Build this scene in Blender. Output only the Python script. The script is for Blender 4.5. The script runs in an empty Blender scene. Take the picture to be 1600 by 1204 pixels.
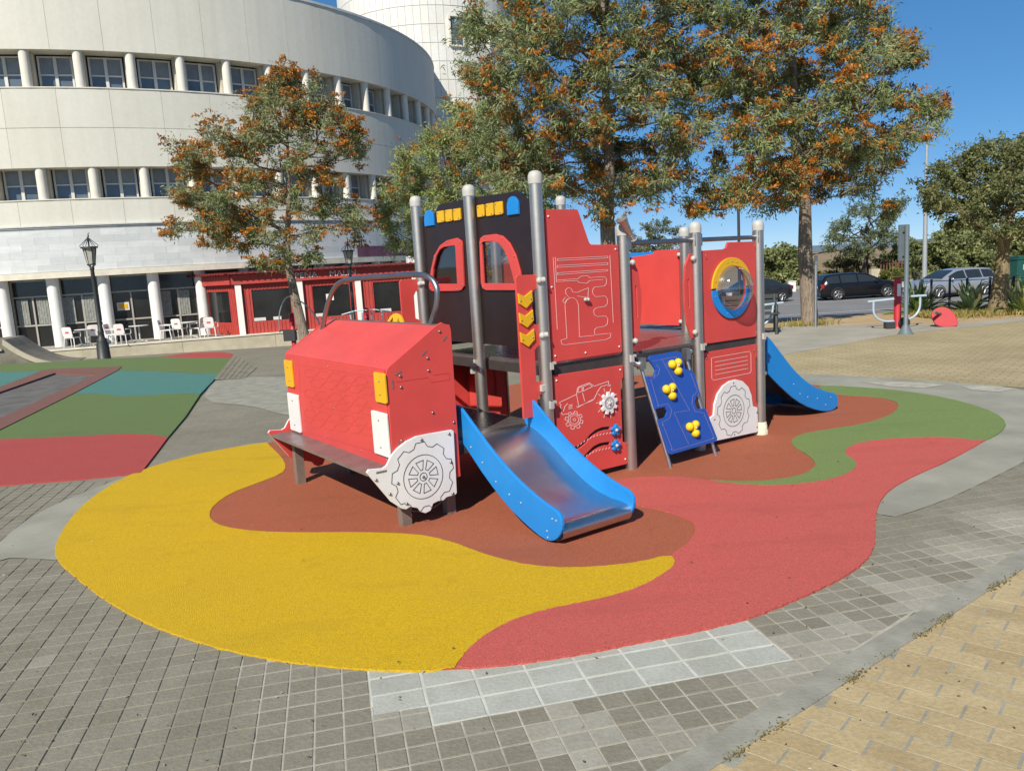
import bpy, math, random
import numpy as np
from mathutils import Vector, Matrix
from mathutils.geometry import tessellate_polygon

# ------------------------------------------------------------------ camera, sky, sun
SC = bpy.context.scene
COL = SC.collection
F_PX, PITCH, ROLL, EYE = 1249.4, 0.1512, -0.0596, 1.8544
W0, H0 = 1600.0, 1204.0
_fw = np.array([0, math.cos(PITCH), -math.sin(PITCH)])
_up = np.array([0, math.sin(PITCH), math.cos(PITCH)])
_rt = np.array([1.0, 0, 0])
CR = math.cos(ROLL) * _rt + math.sin(ROLL) * _up
CU = -math.sin(ROLL) * _rt + math.cos(ROLL) * _up
CF = _fw
CAM = np.array([0, 0, EYE])
cd = bpy.data.cameras.new('camera')
cam = bpy.data.objects.new('camera', cd)
COL.objects.link(cam)
cd.sensor_fit = 'HORIZONTAL'
cd.sensor_width = 36.0
cd.lens = F_PX / W0 * 36.0
cd.clip_start = 0.05
cd.clip_end = 20000
cam.matrix_world = Matrix(((CR[0], CU[0], -CF[0], 0), (CR[1], CU[1], -CF[1], 0), (CR[2], CU[2], -CF[2], EYE), (0, 0, 0, 1)))
SC.camera = cam

SUN_AZ, SUN_EL = math.radians(203), math.radians(40)     # heading of the sun seen from above, its height
world = bpy.data.worlds.new('World')
SC.world = world
world.use_nodes = True
wn = world.node_tree
sky = wn.nodes.new('ShaderNodeTexSky')
sky.sky_type = 'NISHITA'
sky.sun_disc = False
sky.sun_elevation = SUN_EL
sky.sun_rotation = SUN_AZ
sky.altitude = 0
sky.air_density = 0.45
sky.dust_density = 0.0
sky.ozone_density = 9.0
sg_ = wn.nodes.new('ShaderNodeGamma')
sg_.inputs[1].default_value = 0.5
sh_ = wn.nodes.new('ShaderNodeHueSaturation')
sh_.inputs['Saturation'].default_value = 1.45
sh_.inputs['Value'].default_value = 1.42
wn.links.new(sky.outputs[0], sg_.inputs[0])
wn.links.new(sg_.outputs[0], sh_.inputs['Color'])
wn.links.new(sh_.outputs[0], wn.nodes['Background'].inputs[0])
wn.nodes['Background'].inputs[1].default_value = 0.15
sl = bpy.data.lights.new('sun', 'SUN')
sl.energy = 4.6
sl.angle = math.radians(0.5)
sl.color = (1.0, 0.92, 0.78)
so = bpy.data.objects.new('sun', sl)
COL.objects.link(so)
_sd = Vector((math.sin(SUN_AZ) * math.cos(SUN_EL), math.cos(SUN_AZ) * math.cos(SUN_EL), math.sin(SUN_EL)))
so.rotation_euler = _sd.to_track_quat('Z', 'Y').to_euler()
so.location = _sd * 60
SC.view_settings.view_transform = 'Standard'
SC.view_settings.look = 'None'
SC.view_settings.exposure = 0.42
SC.view_settings.gamma = 1.0

# ------------------------------------------------------------------ helpers
R = math.radians


def ray(x, y):
    return CF + CR * (x - 800) / F_PX - CU * (y - 602) / F_PX


def G(x, y, z=0.0):
    d = ray(x, y)
    return CAM + d * ((z - EYE) / d[2])


def D(x, y, Y):
    d = ray(x, y)
    return CAM + d * (Y / d[1])


def gz(y):
    """height of the ground: level round the playground, then falling to the car park"""
    if y < 18: return 0.0
    if y < 21: return -0.074 * (y - 18) ** 2 / 6.0
    return max(-1.25, -0.111 - 0.074 * (y - 21))


def GG(x, y):
    d = ray(x, y)
    Y = 2.0
    for k in range(6000):
        p = CAM + d * (Y / d[1])
        if p[2] <= gz(Y): return p
        Y += 0.02
    return p


def newmesh(name, verts, faces, mat=None, smooth=False):
    me = bpy.data.meshes.new(name)
    me.from_pydata([tuple(map(float, v)) for v in verts], [], faces)
    if mat: me.materials.append(mat)
    if smooth:
        me.polygons.foreach_set('use_smooth', [True] * len(me.polygons))
    me.update()
    return me


def npmesh(name, V, Q, mat, cols=None, smooth=False):
    """quads from numpy arrays, one colour for each quad"""
    me = bpy.data.meshes.new(name)
    V = np.asarray(V, dtype=np.float32).reshape(-1, 3)
    Q = np.asarray(Q, dtype=np.int32)
    n, k = Q.shape
    me.vertices.add(len(V))
    me.vertices.foreach_set('co', V.ravel())
    me.loops.add(n * k)
    me.loops.foreach_set('vertex_index', Q.ravel())
    me.polygons.add(n)
    me.polygons.foreach_set('loop_start', np.arange(0, n * k, k, dtype=np.int32))
    try:
        me.polygons.foreach_set('loop_total', np.full(n, k, dtype=np.int32))
    except Exception:
        pass
    me.update(calc_edges=True)
    me.polygons.foreach_set('use_smooth', np.full(n, bool(smooth)))
    if cols is not None:
        a = me.attributes.new('Col', 'FLOAT_COLOR', 'FACE')
        c = np.ones((n, 4), dtype=np.float32)
        c[:, :3] = cols
        a.data.foreach_set('color', c.ravel())
    me.materials.append(mat)
    return me


def link(name, me, parent=None, loc=None, rotz=None):
    o = bpy.data.objects.new(name, me)
    COL.objects.link(o)
    if parent is not None: o.parent = parent
    if loc is not None: o.location = [float(c) for c in loc]
    if rotz is not None: o.rotation_euler = (0, 0, rotz)
    return o


def tag(o, label=None, cat=None, group=None, kind=None):
    if label: o['label'] = label
    if cat: o['category'] = cat
    if group: o['group'] = group
    if kind: o['kind'] = kind
    return o


def thing(name, label, cat, loc=(0, 0, 0), rotz=0.0, group=None):
    o = link(name, None, None, loc, rotz)
    o.empty_display_size = 0.1
    return tag(o, label, cat, group)


def copy_tree(o, parent=None):
    c = o.copy()
    COL.objects.link(c)
    c.parent = parent
    for ch in o.children: copy_tree(ch, c)
    return c


class MB:
    """collects shapes into one mesh"""
    def __init__(s): s.v = []; s.f = []; s.sm = []
    def add(s, v, f, sm=False):
        b = len(s.v)
        s.v += [tuple(map(float, p)) for p in v]
        s.f += [tuple(b + i for i in q) for q in f]
        s.sm += [sm] * len(f)
        return s
    def box(s, c, d, m=None):
        x, y, z = (q / 2 for q in d)
        v = [Vector((i * x, j * y, k * z)) for k in (-1, 1) for i, j in ((-1, -1), (1, -1), (1, 1), (-1, 1))]
        if m is not None: v = [m @ q for q in v]
        v = [q + Vector(c) for q in v]
        return s.add(v, [(3, 2, 1, 0), (4, 5, 6, 7), (0, 1, 5, 4), (1, 2, 6, 5), (2, 3, 7, 6), (3, 0, 4, 7)])
    def tube(s, pts, rad, n=10, caps=True, sm=True):
        P = [Vector([float(c) for c in p]) for p in pts]
        if not hasattr(rad, '__len__'): rad = [rad] * len(P)
        v = []; f = []
        prev = None
        for i, p in enumerate(P):
            t = (P[min(i + 1, len(P) - 1)] - P[max(i - 1, 0)])
            t = t.normalized() if t.length > 1e-9 else Vector((0, 0, 1))
            if prev is None:
                a = Vector((1, 0, 0)) if abs(t.x) < 0.8 else Vector((0, 1, 0))
                u = (a - t * a.dot(t)).normalized()
            else:
                u = prev - t * prev.dot(t)
                u = u.normalized() if u.length > 1e-6 else prev
            prev = u
            w = t.cross(u)
            for k in range(n):
                g = 2 * math.pi * k / n
                v.append(p + (u * math.cos(g) + w * math.sin(g)) * rad[i])
        for i in range(len(P) - 1):
            for k in range(n):
                f.append((i * n + k, i * n + (k + 1) % n, (i + 1) * n + (k + 1) % n, (i + 1) * n + k))
        s.add(v, f, sm)
        if caps:
            s.add(v[:n], [tuple(reversed(range(n)))])
            s.add(v[-n:], [tuple(range(n))])
        return s
    def lathe(s, prof, n=16, c=(0, 0, 0), sm=True):
        v = []; f = []
        for r, z in prof:
            for k in range(n):
                g = 2 * math.pi * k / n
                v.append((c[0] + r * math.cos(g), c[1] + r * math.sin(g), c[2] + z))
        for i in range(len(prof) - 1):
            for k in range(n):
                f.append((i * n + k, i * n + (k + 1) % n, (i + 1) * n + (k + 1) % n, (i + 1) * n + k))
        return s.add(v, f, sm)
    def ball(s, c, r, n=10, m=6, sc=(1, 1, 1)):
        v = []; f = []
        for i in range(m + 1):
            a = math.pi * i / m
            for k in range(n):
                g = 2 * math.pi * k / n
                v.append((c[0] + sc[0] * r * math.sin(a) * math.cos(g), c[1] + sc[1] * r * math.sin(a) * math.sin(g), c[2] - sc[2] * r * math.cos(a)))
        for i in range(m):
            for k in range(n):
                f.append((i * n + k, i * n + (k + 1) % n, (i + 1) * n + (k + 1) % n, (i + 1) * n + k))
        return s.add(v, f, True)
    def mesh(s, name, mat):
        me = bpy.data.meshes.new(name)
        me.from_pydata(s.v, [], s.f)
        me.materials.append(mat)
        me.polygons.foreach_set('use_smooth', s.sm)
        me.update()
        return me
    def build(s, name, mat, parent=None, loc=None, rotz=None):
        return link(name, s.mesh(name, mat), parent, loc, rotz)


def plate_mesh(name, outline, th, mat, holes=(), bev=0.003, M=None):
    cu = bpy.data.curves.new(name, 'CURVE')
    cu.dimensions = '2D'
    cu.fill_mode = 'BOTH'
    cu.extrude = max(0.0005, th / 2 - bev)
    cu.bevel_depth = bev
    cu.bevel_resolution = 1
    cu.offset = -bev
    for poly in [outline] + list(holes):
        sp = cu.splines.new('POLY')
        sp.points.add(len(poly) - 1)
        for p, q in zip(sp.points, poly): p.co = (float(q[0]), float(q[1]), 0, 1)
        sp.use_cyclic_u = True
    ob = bpy.data.objects.new(name, cu)
    me = bpy.data.meshes.new_from_object(ob)
    bpy.data.objects.remove(ob)
    bpy.data.curves.remove(cu)
    me.materials.clear()
    me.materials.append(mat)
    me.polygons.foreach_set('use_smooth', [False] * len(me.polygons))
    if M is not None: me.transform(M)
    me.name = name
    return me


def basis(o, ex, ey):
    ex = Vector(ex).normalized(); ey = Vector(ey).normalized()
    n = ex.cross(ey)
    return Matrix(((ex.x, ey.x, n.x, o[0]), (ex.y, ey.y, n.y, o[1]), (ex.z, ey.z, n.z, o[2]), (0, 0, 0, 1)))


def plate(name, outline, o, ex, ey, th, mat, parent, holes=(), bev=0.003):
    return link(name, plate_mesh(name, outline, th, mat, holes, bev, basis(o, ex, ey)), parent)


def strokes(name, lines, o, ex, ey, w, mat, parent, h=0.002, stuff=True):
    M = basis(o, ex, ey)
    mb = MB()
    for L in lines:
        for a, b in zip(L[:-1], L[1:]):
            a = Vector((a[0], a[1], 0)); b = Vector((b[0], b[1], 0))
            d = b - a
            if d.length < 1e-6: continue
            m = Matrix.Rotation(math.atan2(d.y, d.x), 3, 'Z')
            c = (a + b) / 2
            i0 = len(mb.v)
            mb.box((c.x, c.y, h / 2), (d.length + w * 0.8, w, h), m)
            mb.v[i0:] = [tuple(M @ Vector(p)) for p in mb.v[i0:]]
    o_ = mb.build(name, mat, parent)
    o_['kind'] = 'stuff'
    return o_


def rounded(x0, y0, x1, y1, r, n=4):
    out = []
    for cx, cy, a in ((x1 - r, y0 + r, -90), (x1 - r, y1 - r, 0), (x0 + r, y1 - r, 90), (x0 + r, y0 + r, 180)):
        for k in range(n + 1):
            g = R(a + 90 * k / n)
            out.append((cx + r * math.cos(g), cy + r * math.sin(g)))
    return out


def circle(cx, cy, r, n=32, a0=0, a1=360):
    full = abs(a1 - a0) >= 360
    m = n if full else n + 1
    return [(cx + r * math.cos(R(a0 + (a1 - a0) * k / n)), cy + r * math.sin(R(a0 + (a1 - a0) * k / n))) for k in range(m)]


def gear(cx, cy, r, n, d, sc=1.0):
    out = []
    for k in range(n):
        for da, rr in ((-0.36, r - d), (-0.2, r), (0.2, r), (0.36, r - d)):
            g = 2 * math.pi * (k + da) / n + 0.2
            out.append((cx + sc * rr * math.cos(g), cy + rr * math.sin(g)))
    return out


def smooth_poly(P, it=2, closed=True):
    P = [tuple(map(float, p)) for p in P]
    for _ in range(it):
        Q = []
        n = len(P)
        for i in range(n if closed else n - 1):
            a, b = P[i], P[(i + 1) % n]
            Q += [tuple(.75 * p + .25 * q for p, q in zip(a, b)), tuple(.25 * p + .75 * q for p, q in zip(a, b))]
        P = Q if closed else [P[0]] + Q + [P[-1]]
    return P


def inside(p, poly):
    x, y = p[0], p[1]
    c = False
    j = len(poly) - 1
    for i in range(len(poly)):
        xi, yi = poly[i][0], poly[i][1]; xj, yj = poly[j][0], poly[j][1]
        if (yi > y) != (yj > y) and x < (xj - xi) * (y - yi) / (yj - yi) + xi: c = not c
        j = i
    return c


def slab(name, poly, z, mat, th=0.0, parent=None, zs=None):
    """flat polygon sheet with an edge that drops by th"""
    P = [Vector((float(p[0]), float(p[1]), z if zs is None else zs[i])) for i, p in enumerate(poly)]
    flat = [Vector((p.x, p.y, 0)) for p in P]
    tri = tessellate_polygon([flat])
    v = list(P); f = []
    for t in tri:
        a, b, c = (flat[i] for i in t)
        f.append(tuple(t) if (b - a).cross(c - a).z > 0 else tuple(reversed(t)))
    if th > 0:
        n = len(P)
        v += [p - Vector((0, 0, th)) for p in P]
        area = sum(flat[i].x * flat[(i + 1) % n].y - flat[(i + 1) % n].x * flat[i].y for i in range(n))
        for i in range(n):
            j = (i + 1) % n
            f.append((i, n + i, n + j, j) if area > 0 else (j, n + j, n + i, i))
    return link(name, newmesh(name, v, f, mat), parent)


# ------------------------------------------------------------------ materials
def nodes(name):
    m = bpy.data.materials.new(name)
    m.use_nodes = True
    nt = m.node_tree
    b = nt.nodes['Principled BSDF']
    return m, nt, b


def N(nt, t, **kw):
    n = nt.nodes.new('ShaderNode' + t)
    for k, v in kw.items():
        if k.startswith('i_'):
            key = k[2:]
            n.inputs[int(key) if key.isdigit() else key.replace('_', ' ')].default_value = v
        else: setattr(n, k, v)
    return n


def coords(nt, obj=True):
    if obj: return N(nt, 'TexCoord').outputs['Object']
    return N(nt, 'NewGeometry').outputs['Position']


def rgb(c): return (c[0], c[1], c[2], 1)


def mix(nt, fac, a, b, typ='MIX'):
    m = N(nt, 'Mix', data_type='RGBA', blend_type=typ)
    L = nt.links
    for s, v in ((m.inputs[0], fac), (m.inputs[6], a), (m.inputs[7], b)):
        if hasattr(v, 'is_output'): L.new(v, s)
        elif isinstance(v, (int, float)): s.default_value = v
        else: s.default_value = rgb(v)
    return m.outputs[2]


def noise(nt, sc, det=4, rough=.55, vec=None, lo=None, hi=None):
    n = N(nt, 'TexNoise', i_Scale=sc, i_Detail=det, i_Roughness=rough)
    if vec is not None: nt.links.new(vec, n.inputs['Vector'])
    out = n.outputs['Fac']
    if lo is not None:
        r = N(nt, 'MapRange', i_1=lo, i_2=hi)
        nt.links.new(out, r.inputs[0])
        out = r.outputs[0]
    return out


def bump(nt, b, h, dist, strength=1.0):
    u = N(nt, 'Bump', i_Strength=strength, i_Distance=dist)
    nt.links.new(h, u.inputs['Height'])
    nt.links.new(u.outputs[0], b.inputs['Normal'])


def mat_plain(name, c, rough=.5, metal=0.0, var=.12, sc=6, spec=.5, bmp=0, bsc=60, world=False, dirt=0.0):
    m, nt, b = nodes(name)
    v = coords(nt, not world)
    n = noise(nt, sc, 5, .6, v, .3, .7)
    dark = tuple(x * (1 - var) for x in c); light = tuple(min(1, x * (1 + var * .6)) for x in c)
    col = mix(nt, n, dark, light)
    if dirt:
        n2 = noise(nt, sc * .35, 6, .65, v, .52, .75)
        mm = N(nt, 'Math', operation='MULTIPLY', i_1=dirt)
        nt.links.new(n2, mm.inputs[0])
        col = mix(nt, mm.outputs[0], col, tuple(x * .45 + .03 for x in c))
    nt.links.new(col, b.inputs['Base Color'])
    rr = N(nt, 'MapRange', i_3=max(.02, rough - .08), i_4=min(1, rough + .1))
    nt.links.new(noise(nt, sc * 2.3, 4, .6, v), rr.inputs[0])
    nt.links.new(rr.outputs[0], b.inputs['Roughness'])
    b.inputs['Metallic'].default_value = metal
    b.inputs['Specular IOR Level'].default_value = spec
    if bmp: bump(nt, b, noise(nt, bsc, 4, .6, v), bmp)
    return m


def mat_rubber(name, c, var=.34):
    """wet-pour rubber granules: speckle, faint walked-in dust, pebbled relief"""
    m, nt, b = nodes(name)
    v = coords(nt, False)
    vo = N(nt, 'TexVoronoi', i_Scale=210.0)
    nt.links.new(v, vo.inputs['Vector'])
    sep = N(nt, 'SeparateColor')
    nt.links.new(vo.outputs['Color'], sep.inputs[0])
    col = mix(nt, sep.outputs[0], tuple(x * (1 - var) for x in c), tuple(min(1, x * (1 + var) + .006) for x in c))
    big = noise(nt, .8, 6, .62, v, .42, .75)
    mm = N(nt, 'Math', operation='MULTIPLY', i_1=.45)
    nt.links.new(big, mm.inputs[0])
    dusty = tuple(x * .78 + .022 for x in c)
    col = mix(nt, mm.outputs[0], col, dusty)
    st = noise(nt, 2.7, 5, .7, v, .60, .74)
    m2 = N(nt, 'Math', operation='MULTIPLY', i_1=.48)
    nt.links.new(st, m2.inputs[0])
    col = mix(nt, m2.outputs[0], col, tuple(x * .55 for x in c))
    mp = N(nt, 'Mapping'); mp.inputs['Scale'].default_value = (.5, 2.2, 1); mp.inputs['Rotation'].default_value = (0, 0, .5)
    nt.links.new(v, mp.inputs[0])
    m3 = N(nt, 'Math', operation='MULTIPLY', i_1=.55)
    nt.links.new(noise(nt, 1.3, 6, .6, mp.outputs[0], .55, .72), m3.inputs[0])
    col = mix(nt, m3.outputs[0], col, tuple(x * .62 + .012 for x in c))
    vd = N(nt, 'TexVoronoi', i_Scale=3.2); nt.links.new(v, vd.inputs['Vector'])
    rd = N(nt, 'MapRange', i_1=.035, i_2=.015); nt.links.new(vd.outputs['Distance'], rd.inputs[0])
    m4 = N(nt, 'Math', operation='MULTIPLY', i_1=.55); nt.links.new(rd.outputs[0], m4.inputs[0])
    col = mix(nt, m4.outputs[0], col, tuple(x * .4 + .08 for x in c))
    fine = noise(nt, 75, 3, .7, v, .3, .7)
    col = mix(nt, fine, col, tuple(x * .8 for x in c), 'MIX') if False else mix(nt, .35, col, mix(nt, fine, tuple(x * .78 for x in c), tuple(min(1, x * 1.18) for x in c)))
    nt.links.new(col, b.inputs['Base Color'])
    b.inputs['Roughness'].default_value = .85
    b.inputs['Specular IOR Level'].default_value = .3
    bump(nt, b, vo.outputs['Distance'], .004, .9)
    return m


def mat_attr(name, rough=.7, trans=.0, base=None, bsc=0, bd=0):
    """face colours from the mesh"""
    m, nt, b = nodes(name)
    a = N(nt, 'Attribute', attribute_name='Col')
    v = coords(nt, False)
    col = a.outputs['Color']
    if bsc:
        n = noise(nt, bsc, 5, .65, v, .3, .72)
        n2 = noise(nt, bsc * .07, 5, .65, v, .35, .7)
        col = mix(nt, n, mix(nt, 1.0, col, (.72, .72, .72), 'MULTIPLY'), col)
        col = mix(nt, n2, mix(nt, 1.0, col, (.80, .78, .75), 'MULTIPLY'), col)
        bump(nt, b, n, bd)
    nt.links.new(col, b.inputs['Base Color'])
    b.inputs['Roughness'].default_value = rough
    b.inputs['Specular IOR Level'].default_value = .35
    if trans:
        tl = N(nt, 'BsdfTranslucent')
        nt.links.new(col, tl.inputs[0])
        ms = N(nt, 'MixShader', i_0=trans)
        out = nt.nodes['Material Output']
        nt.links.new(b.outputs[0], ms.inputs[1])
        nt.links.new(tl.outputs[0], ms.inputs[2])
        nt.links.new(ms.outputs[0], out.inputs[0])
    return m


def mat_piece(name, a, c, rough=.75, bsc=40, bd=.002, stain=(.5, .5, .5), streak=None, k=1.0):
    """pieces that differ one from the next"""
    m, nt, b = nodes(name)
    oi = N(nt, 'ObjectInfo')
    v = coords(nt, False)
    col = mix(nt, oi.outputs['Random'], a, c)
    n = noise(nt, bsc, 5, .65, v, .3, .72)
    n2 = noise(nt, bsc * .07, 5, .65, v, .35, .7)
    col = mix(nt, n, mix(nt, 1.0, col, (1 - .22 * k, 1 - .22 * k, 1 - .22 * k), 'MULTIPLY'), col)
    col = mix(nt, n2, mix(nt, 1.0, col, (1 - .16 * k, 1 - .18 * k, 1 - .21 * k), 'MULTIPLY'), col)
    if streak:
        mp = N(nt, 'Mapping')
        mp.inputs['Scale'].default_value = streak
        nt.links.new(v, mp.inputs[0])
        n3 = noise(nt, 1.0, 5, .6, mp.outputs[0], .45, .7)
        mm = N(nt, 'Math', operation='MULTIPLY', i_1=.5)
        nt.links.new(n3, mm.inputs[0])
        col = mix(nt, mm.outputs[0], col, stain)
    nt.links.new(col, b.inputs['Base Color'])
    b.inputs['Roughness'].default_value = rough
    b.inputs['Specular IOR Level'].default_value = .35
    bump(nt, b, n, bd)
    return m


def mat_grid(name, ang, pa, pb, org, a, c, mortar, mw, off=0.0, rough=.85):
    """paving too far away to tell its pieces apart"""
    m, nt, b = nodes(name)
    v = coords(nt, False)
    mp = N(nt, 'Mapping', vector_type='TEXTURE')
    mp.inputs['Location'].default_value = (org[0], org[1], 0)
    mp.inputs['Rotation'].default_value = (0, 0, ang)
    nt.links.new(v, mp.inputs[0])
    br = N(nt, 'TexBrick', offset=off, offset_frequency=2, squash=1.0)
    br.inputs['Scale'].default_value = 1.0
    br.inputs['Brick Width'].default_value = pa
    br.inputs['Row Height'].default_value = pb
    br.inputs['Mortar Size'].default_value = mw
    br.inputs['Mortar Smooth'].default_value = .2
    br.inputs['Bias'].default_value = 0
    br.inputs['Color1'].default_value = rgb(a)
    br.inputs['Color2'].default_value = rgb(c)
    br.inputs['Mortar'].default_value = rgb(mortar)
    nt.links.new(mp.outputs[0], br.inputs[0])
    n = noise(nt, .55, 7, .65, v, .35, .72)
    col = mix(nt, n, mix(nt, 1.0, br.outputs[0], (.72, .71, .68), 'MULTIPLY'), br.outputs[0])
    n2 = noise(nt, 22, 5, .7, v, .3, .7)
    col = mix(nt, n2, mix(nt, 1.0, col, (.82, .82, .82), 'MULTIPLY'), col)
    nt.links.new(col, b.inputs['Base Color'])
    b.inputs['Roughness'].default_value = rough
    b.inputs['Specular IOR Level'].default_value = .3
    inv = N(nt, 'Math', operation='SUBTRACT', i_0=1.0)
    nt.links.new(br.outputs['Fac'], inv.inputs[1])
    bump(nt, b, inv.outputs[0], .0015)
    return m


def mat_glass(name, tint, alpha, rough=.03):
    m, nt, b = nodes(name)
    nt.nodes.remove(b)
    tr = N(nt, 'BsdfTransparent'); tr.inputs[0].default_value = rgb(tint)
    gl = N(nt, 'BsdfGlossy'); gl.inputs['Roughness'].default_value = rough
    lw = N(nt, 'LayerWeight', i_Blend=.5)
    pw = N(nt, 'Math', operation='POWER', i_1=3.0)
    nt.links.new(lw.outputs['Facing'], pw.inputs[0])
    mx = N(nt, 'Math', operation='MULTIPLY_ADD', i_1=.6, i_2=.04 + alpha, use_clamp=True)
    nt.links.new(pw.outputs[0], mx.inputs[0])
    ms = N(nt, 'MixShader')
    nt.links.new(mx.outputs[0], ms.inputs[0])
    nt.links.new(tr.outputs[0], ms.inputs[1])
    nt.links.new(gl.outputs[0], ms.inputs[2])
    nt.links.new(ms.outputs[0], nt.nodes['Material Output'].inputs[0])
    return m


def mat_steel(name, c=(.52, .51, .49), rough=.34, aniso=(3, 3, 260)):
    m, nt, b = nodes(name)
    v = coords(nt)
    mp = N(nt, 'Mapping'); mp.inputs['Scale'].default_value = aniso
    nt.links.new(v, mp.inputs[0])
    n = noise(nt, 1.0, 4, .6, mp.outputs[0])
    rr = N(nt, 'MapRange', i_3=rough - .08, i_4=rough + .14)
    nt.links.new(n, rr.inputs[0])
    nt.links.new(rr.outputs[0], b.inputs['Roughness'])
    sm = noise(nt, 4, 5, .65, v, .3, .75)
    nt.links.new(mix(nt, sm, tuple(x * .82 for x in c), c), b.inputs['Base Color'])
    b.inputs['Metallic'].default_value = 1.0
    return m


def mat_ground(name):
    m, nt, b = nodes(name)
    v = coords(nt, False)
    sep = N(nt, 'SeparateXYZ'); nt.links.new(v, sep.inputs[0])
    far = N(nt, 'MapRange', i_1=58.0, i_2=75.0); nt.links.new(sep.outputs[1], far.inputs[0])
    n = noise(nt, .5, 8, .65, v, .35, .7)
    sand = mix(nt, n, (.30, .22, .13), (.42, .32, .20))
    n2 = noise(nt, .045, 8, .7, v, .42, .6)
    field = mix(nt, n2, (.30, .20, .13), (.19, .18, .09))
    nt.links.new(mix(nt, far.outputs[0], sand, field), b.inputs['Base Color'])
    b.inputs['Roughness'].default_value = .95
    b.inputs['Specular IOR Level'].default_value = .15
    bump(nt, b, noise(nt, 30, 5, .7, v), .01)
    return m


def mat_asphalt(name):
    m, nt, b = nodes(name)
    v = coords(nt, False)
    n = noise(nt, .35, 7, .65, v, .35, .7)
    n2 = noise(nt, 60, 3, .7, v, .3, .7)
    col = mix(nt, n, (.19, .19, .195), (.27, .265, .26))
    col = mix(nt, n2, mix(nt, 1.0, col, (.7, .7, .7), 'MULTIPLY'), col)
    nt.links.new(col, b.inputs['Base Color'])
    b.inputs['Roughness'].default_value = .85
    bump(nt, b, n2, .005)
    return m


def mat_bark(name, a, c):
    m, nt, b = nodes(name)
    v = coords(nt, False)
    mp = N(nt, 'Mapping'); mp.inputs['Scale'].default_value = (1, 1, .18)
    nt.links.new(v, mp.inputs[0])
    n = noise(nt, 26, 6, .7, mp.outputs[0], .3, .7)
    nt.links.new(mix(nt, n, a, c), b.inputs['Base Color'])
    b.inputs['Roughness'].default_value = .9
    b.inputs['Specular IOR Level'].default_value = .2
    bump(nt, b, n, .03)
    return m


M = {}
M['red'] = mat_plain('red_panel', (.60, .068, .060), .42, 0, .10, 2.2, .4, .0006, 220, dirt=.16)
M['red_groove'] = mat_plain('red_groove', (.545, .058, .052), .45)
M['dull_line'] = mat_plain('dull_engraving', (.30, .22, .36), .6)
M['white'] = mat_plain('white_panel', (.72, .72, .72), .45, 0, .07, 4, .4, .0005, 200, dirt=.2)
M['white_line'] = mat_plain('white_engraving', (.80, .62, .60), .6, 0, .05)
M['black_line'] = mat_plain('dark_engraving', (.035, .035, .04), .6)
M['black'] = mat_plain('black_panel', (.022, .013, .014), .36, 0, .15, 5, .4, .0006, 220, dirt=.15)
M['yellow'] = mat_plain('yellow_panel', (.70, .40, .012), .42, 0, .06, 5, .4)
M['blue'] = mat_plain('blue_panel', (.012, .22, .62), .40, 0, .08, 4, .4, .0005, 200)
M['navy'] = mat_plain('climbing_panel_blue', (.018, .075, .36), .42, 0, .08, 4, .4, .0005, 200, dirt=.1)
M['brown'] = mat_plain('phenolic_brown', (.165, .135, .13), .32, 0, .25, 7, .5, .001, 150, dirt=.25)
M['dark_edge'] = mat_plain('dark_deck_edge', (.05, .042, .042), .5, 0, .2, 8, .4)
M['leg'] = mat_plain('brown_grey_leg', (.19, .15, .125), .6, 0, .15, 9, .4, .001, 90)
M['deck'] = mat_plain('deck_plate', (.10, .085, .085), .26, 0, .2, 6, .6, .0008, 180, dirt=.2)
M['cap'] = mat_plain('post_cap', (.45, .45, .42), .55, 0, .1, 12)
M['steel'] = mat_steel('brushed_steel', (.64, .605, .55), .42)
M['sheet'] = mat_steel('slide_steel', (.60, .59, .60), .30, (6, 6, 6))
M['zinc'] = mat_steel('galvanised', (.55, .57, .58), .42, (20, 20, 20))
M['bar'] = mat_steel('painted_steel_bar', (.36, .36, .38), .40, (20, 20, 20))
M['bolt'] = mat_steel('bolt_steel', (.40, .38, .36), .35)
M['clear'] = mat_glass('clear_bubble', (.84, .87, .88), .14, .05)
M['pane_dark'] = mat_glass('smoked_pane', (.80, .76, .78), .02)
M['hold'] = mat_plain('yellow_hold', (.74, .52, .01), .5, 0, .1, 30, .4, .001, 160)
M['wrap'] = mat_plain('post_foot_wrap', (.66, .60, .46), .8, 0, .2, 20)

M['r_yellow'] = mat_rubber('rubber_yellow', (.575, .365, .004))
M['r_brown'] = mat_rubber('rubber_terracotta', (.355, .102, .050))
M['r_pink'] = mat_rubber('rubber_coral', (.51, .10, .082))
M['r_green'] = mat_rubber('rubber_green', (.17, .24, .075))
M['r_teal'] = mat_rubber('rubber_teal', (.072, .205, .18))
M['r_lgreen'] = mat_rubber('old_rubber_green', (.12, .178, .06))
M['r_lred'] = mat_rubber('old_rubber_red', (.39, .065, .06))
M['r_rim'] = mat_rubber('rubber_maroon', (.19, .09, .075))

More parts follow.
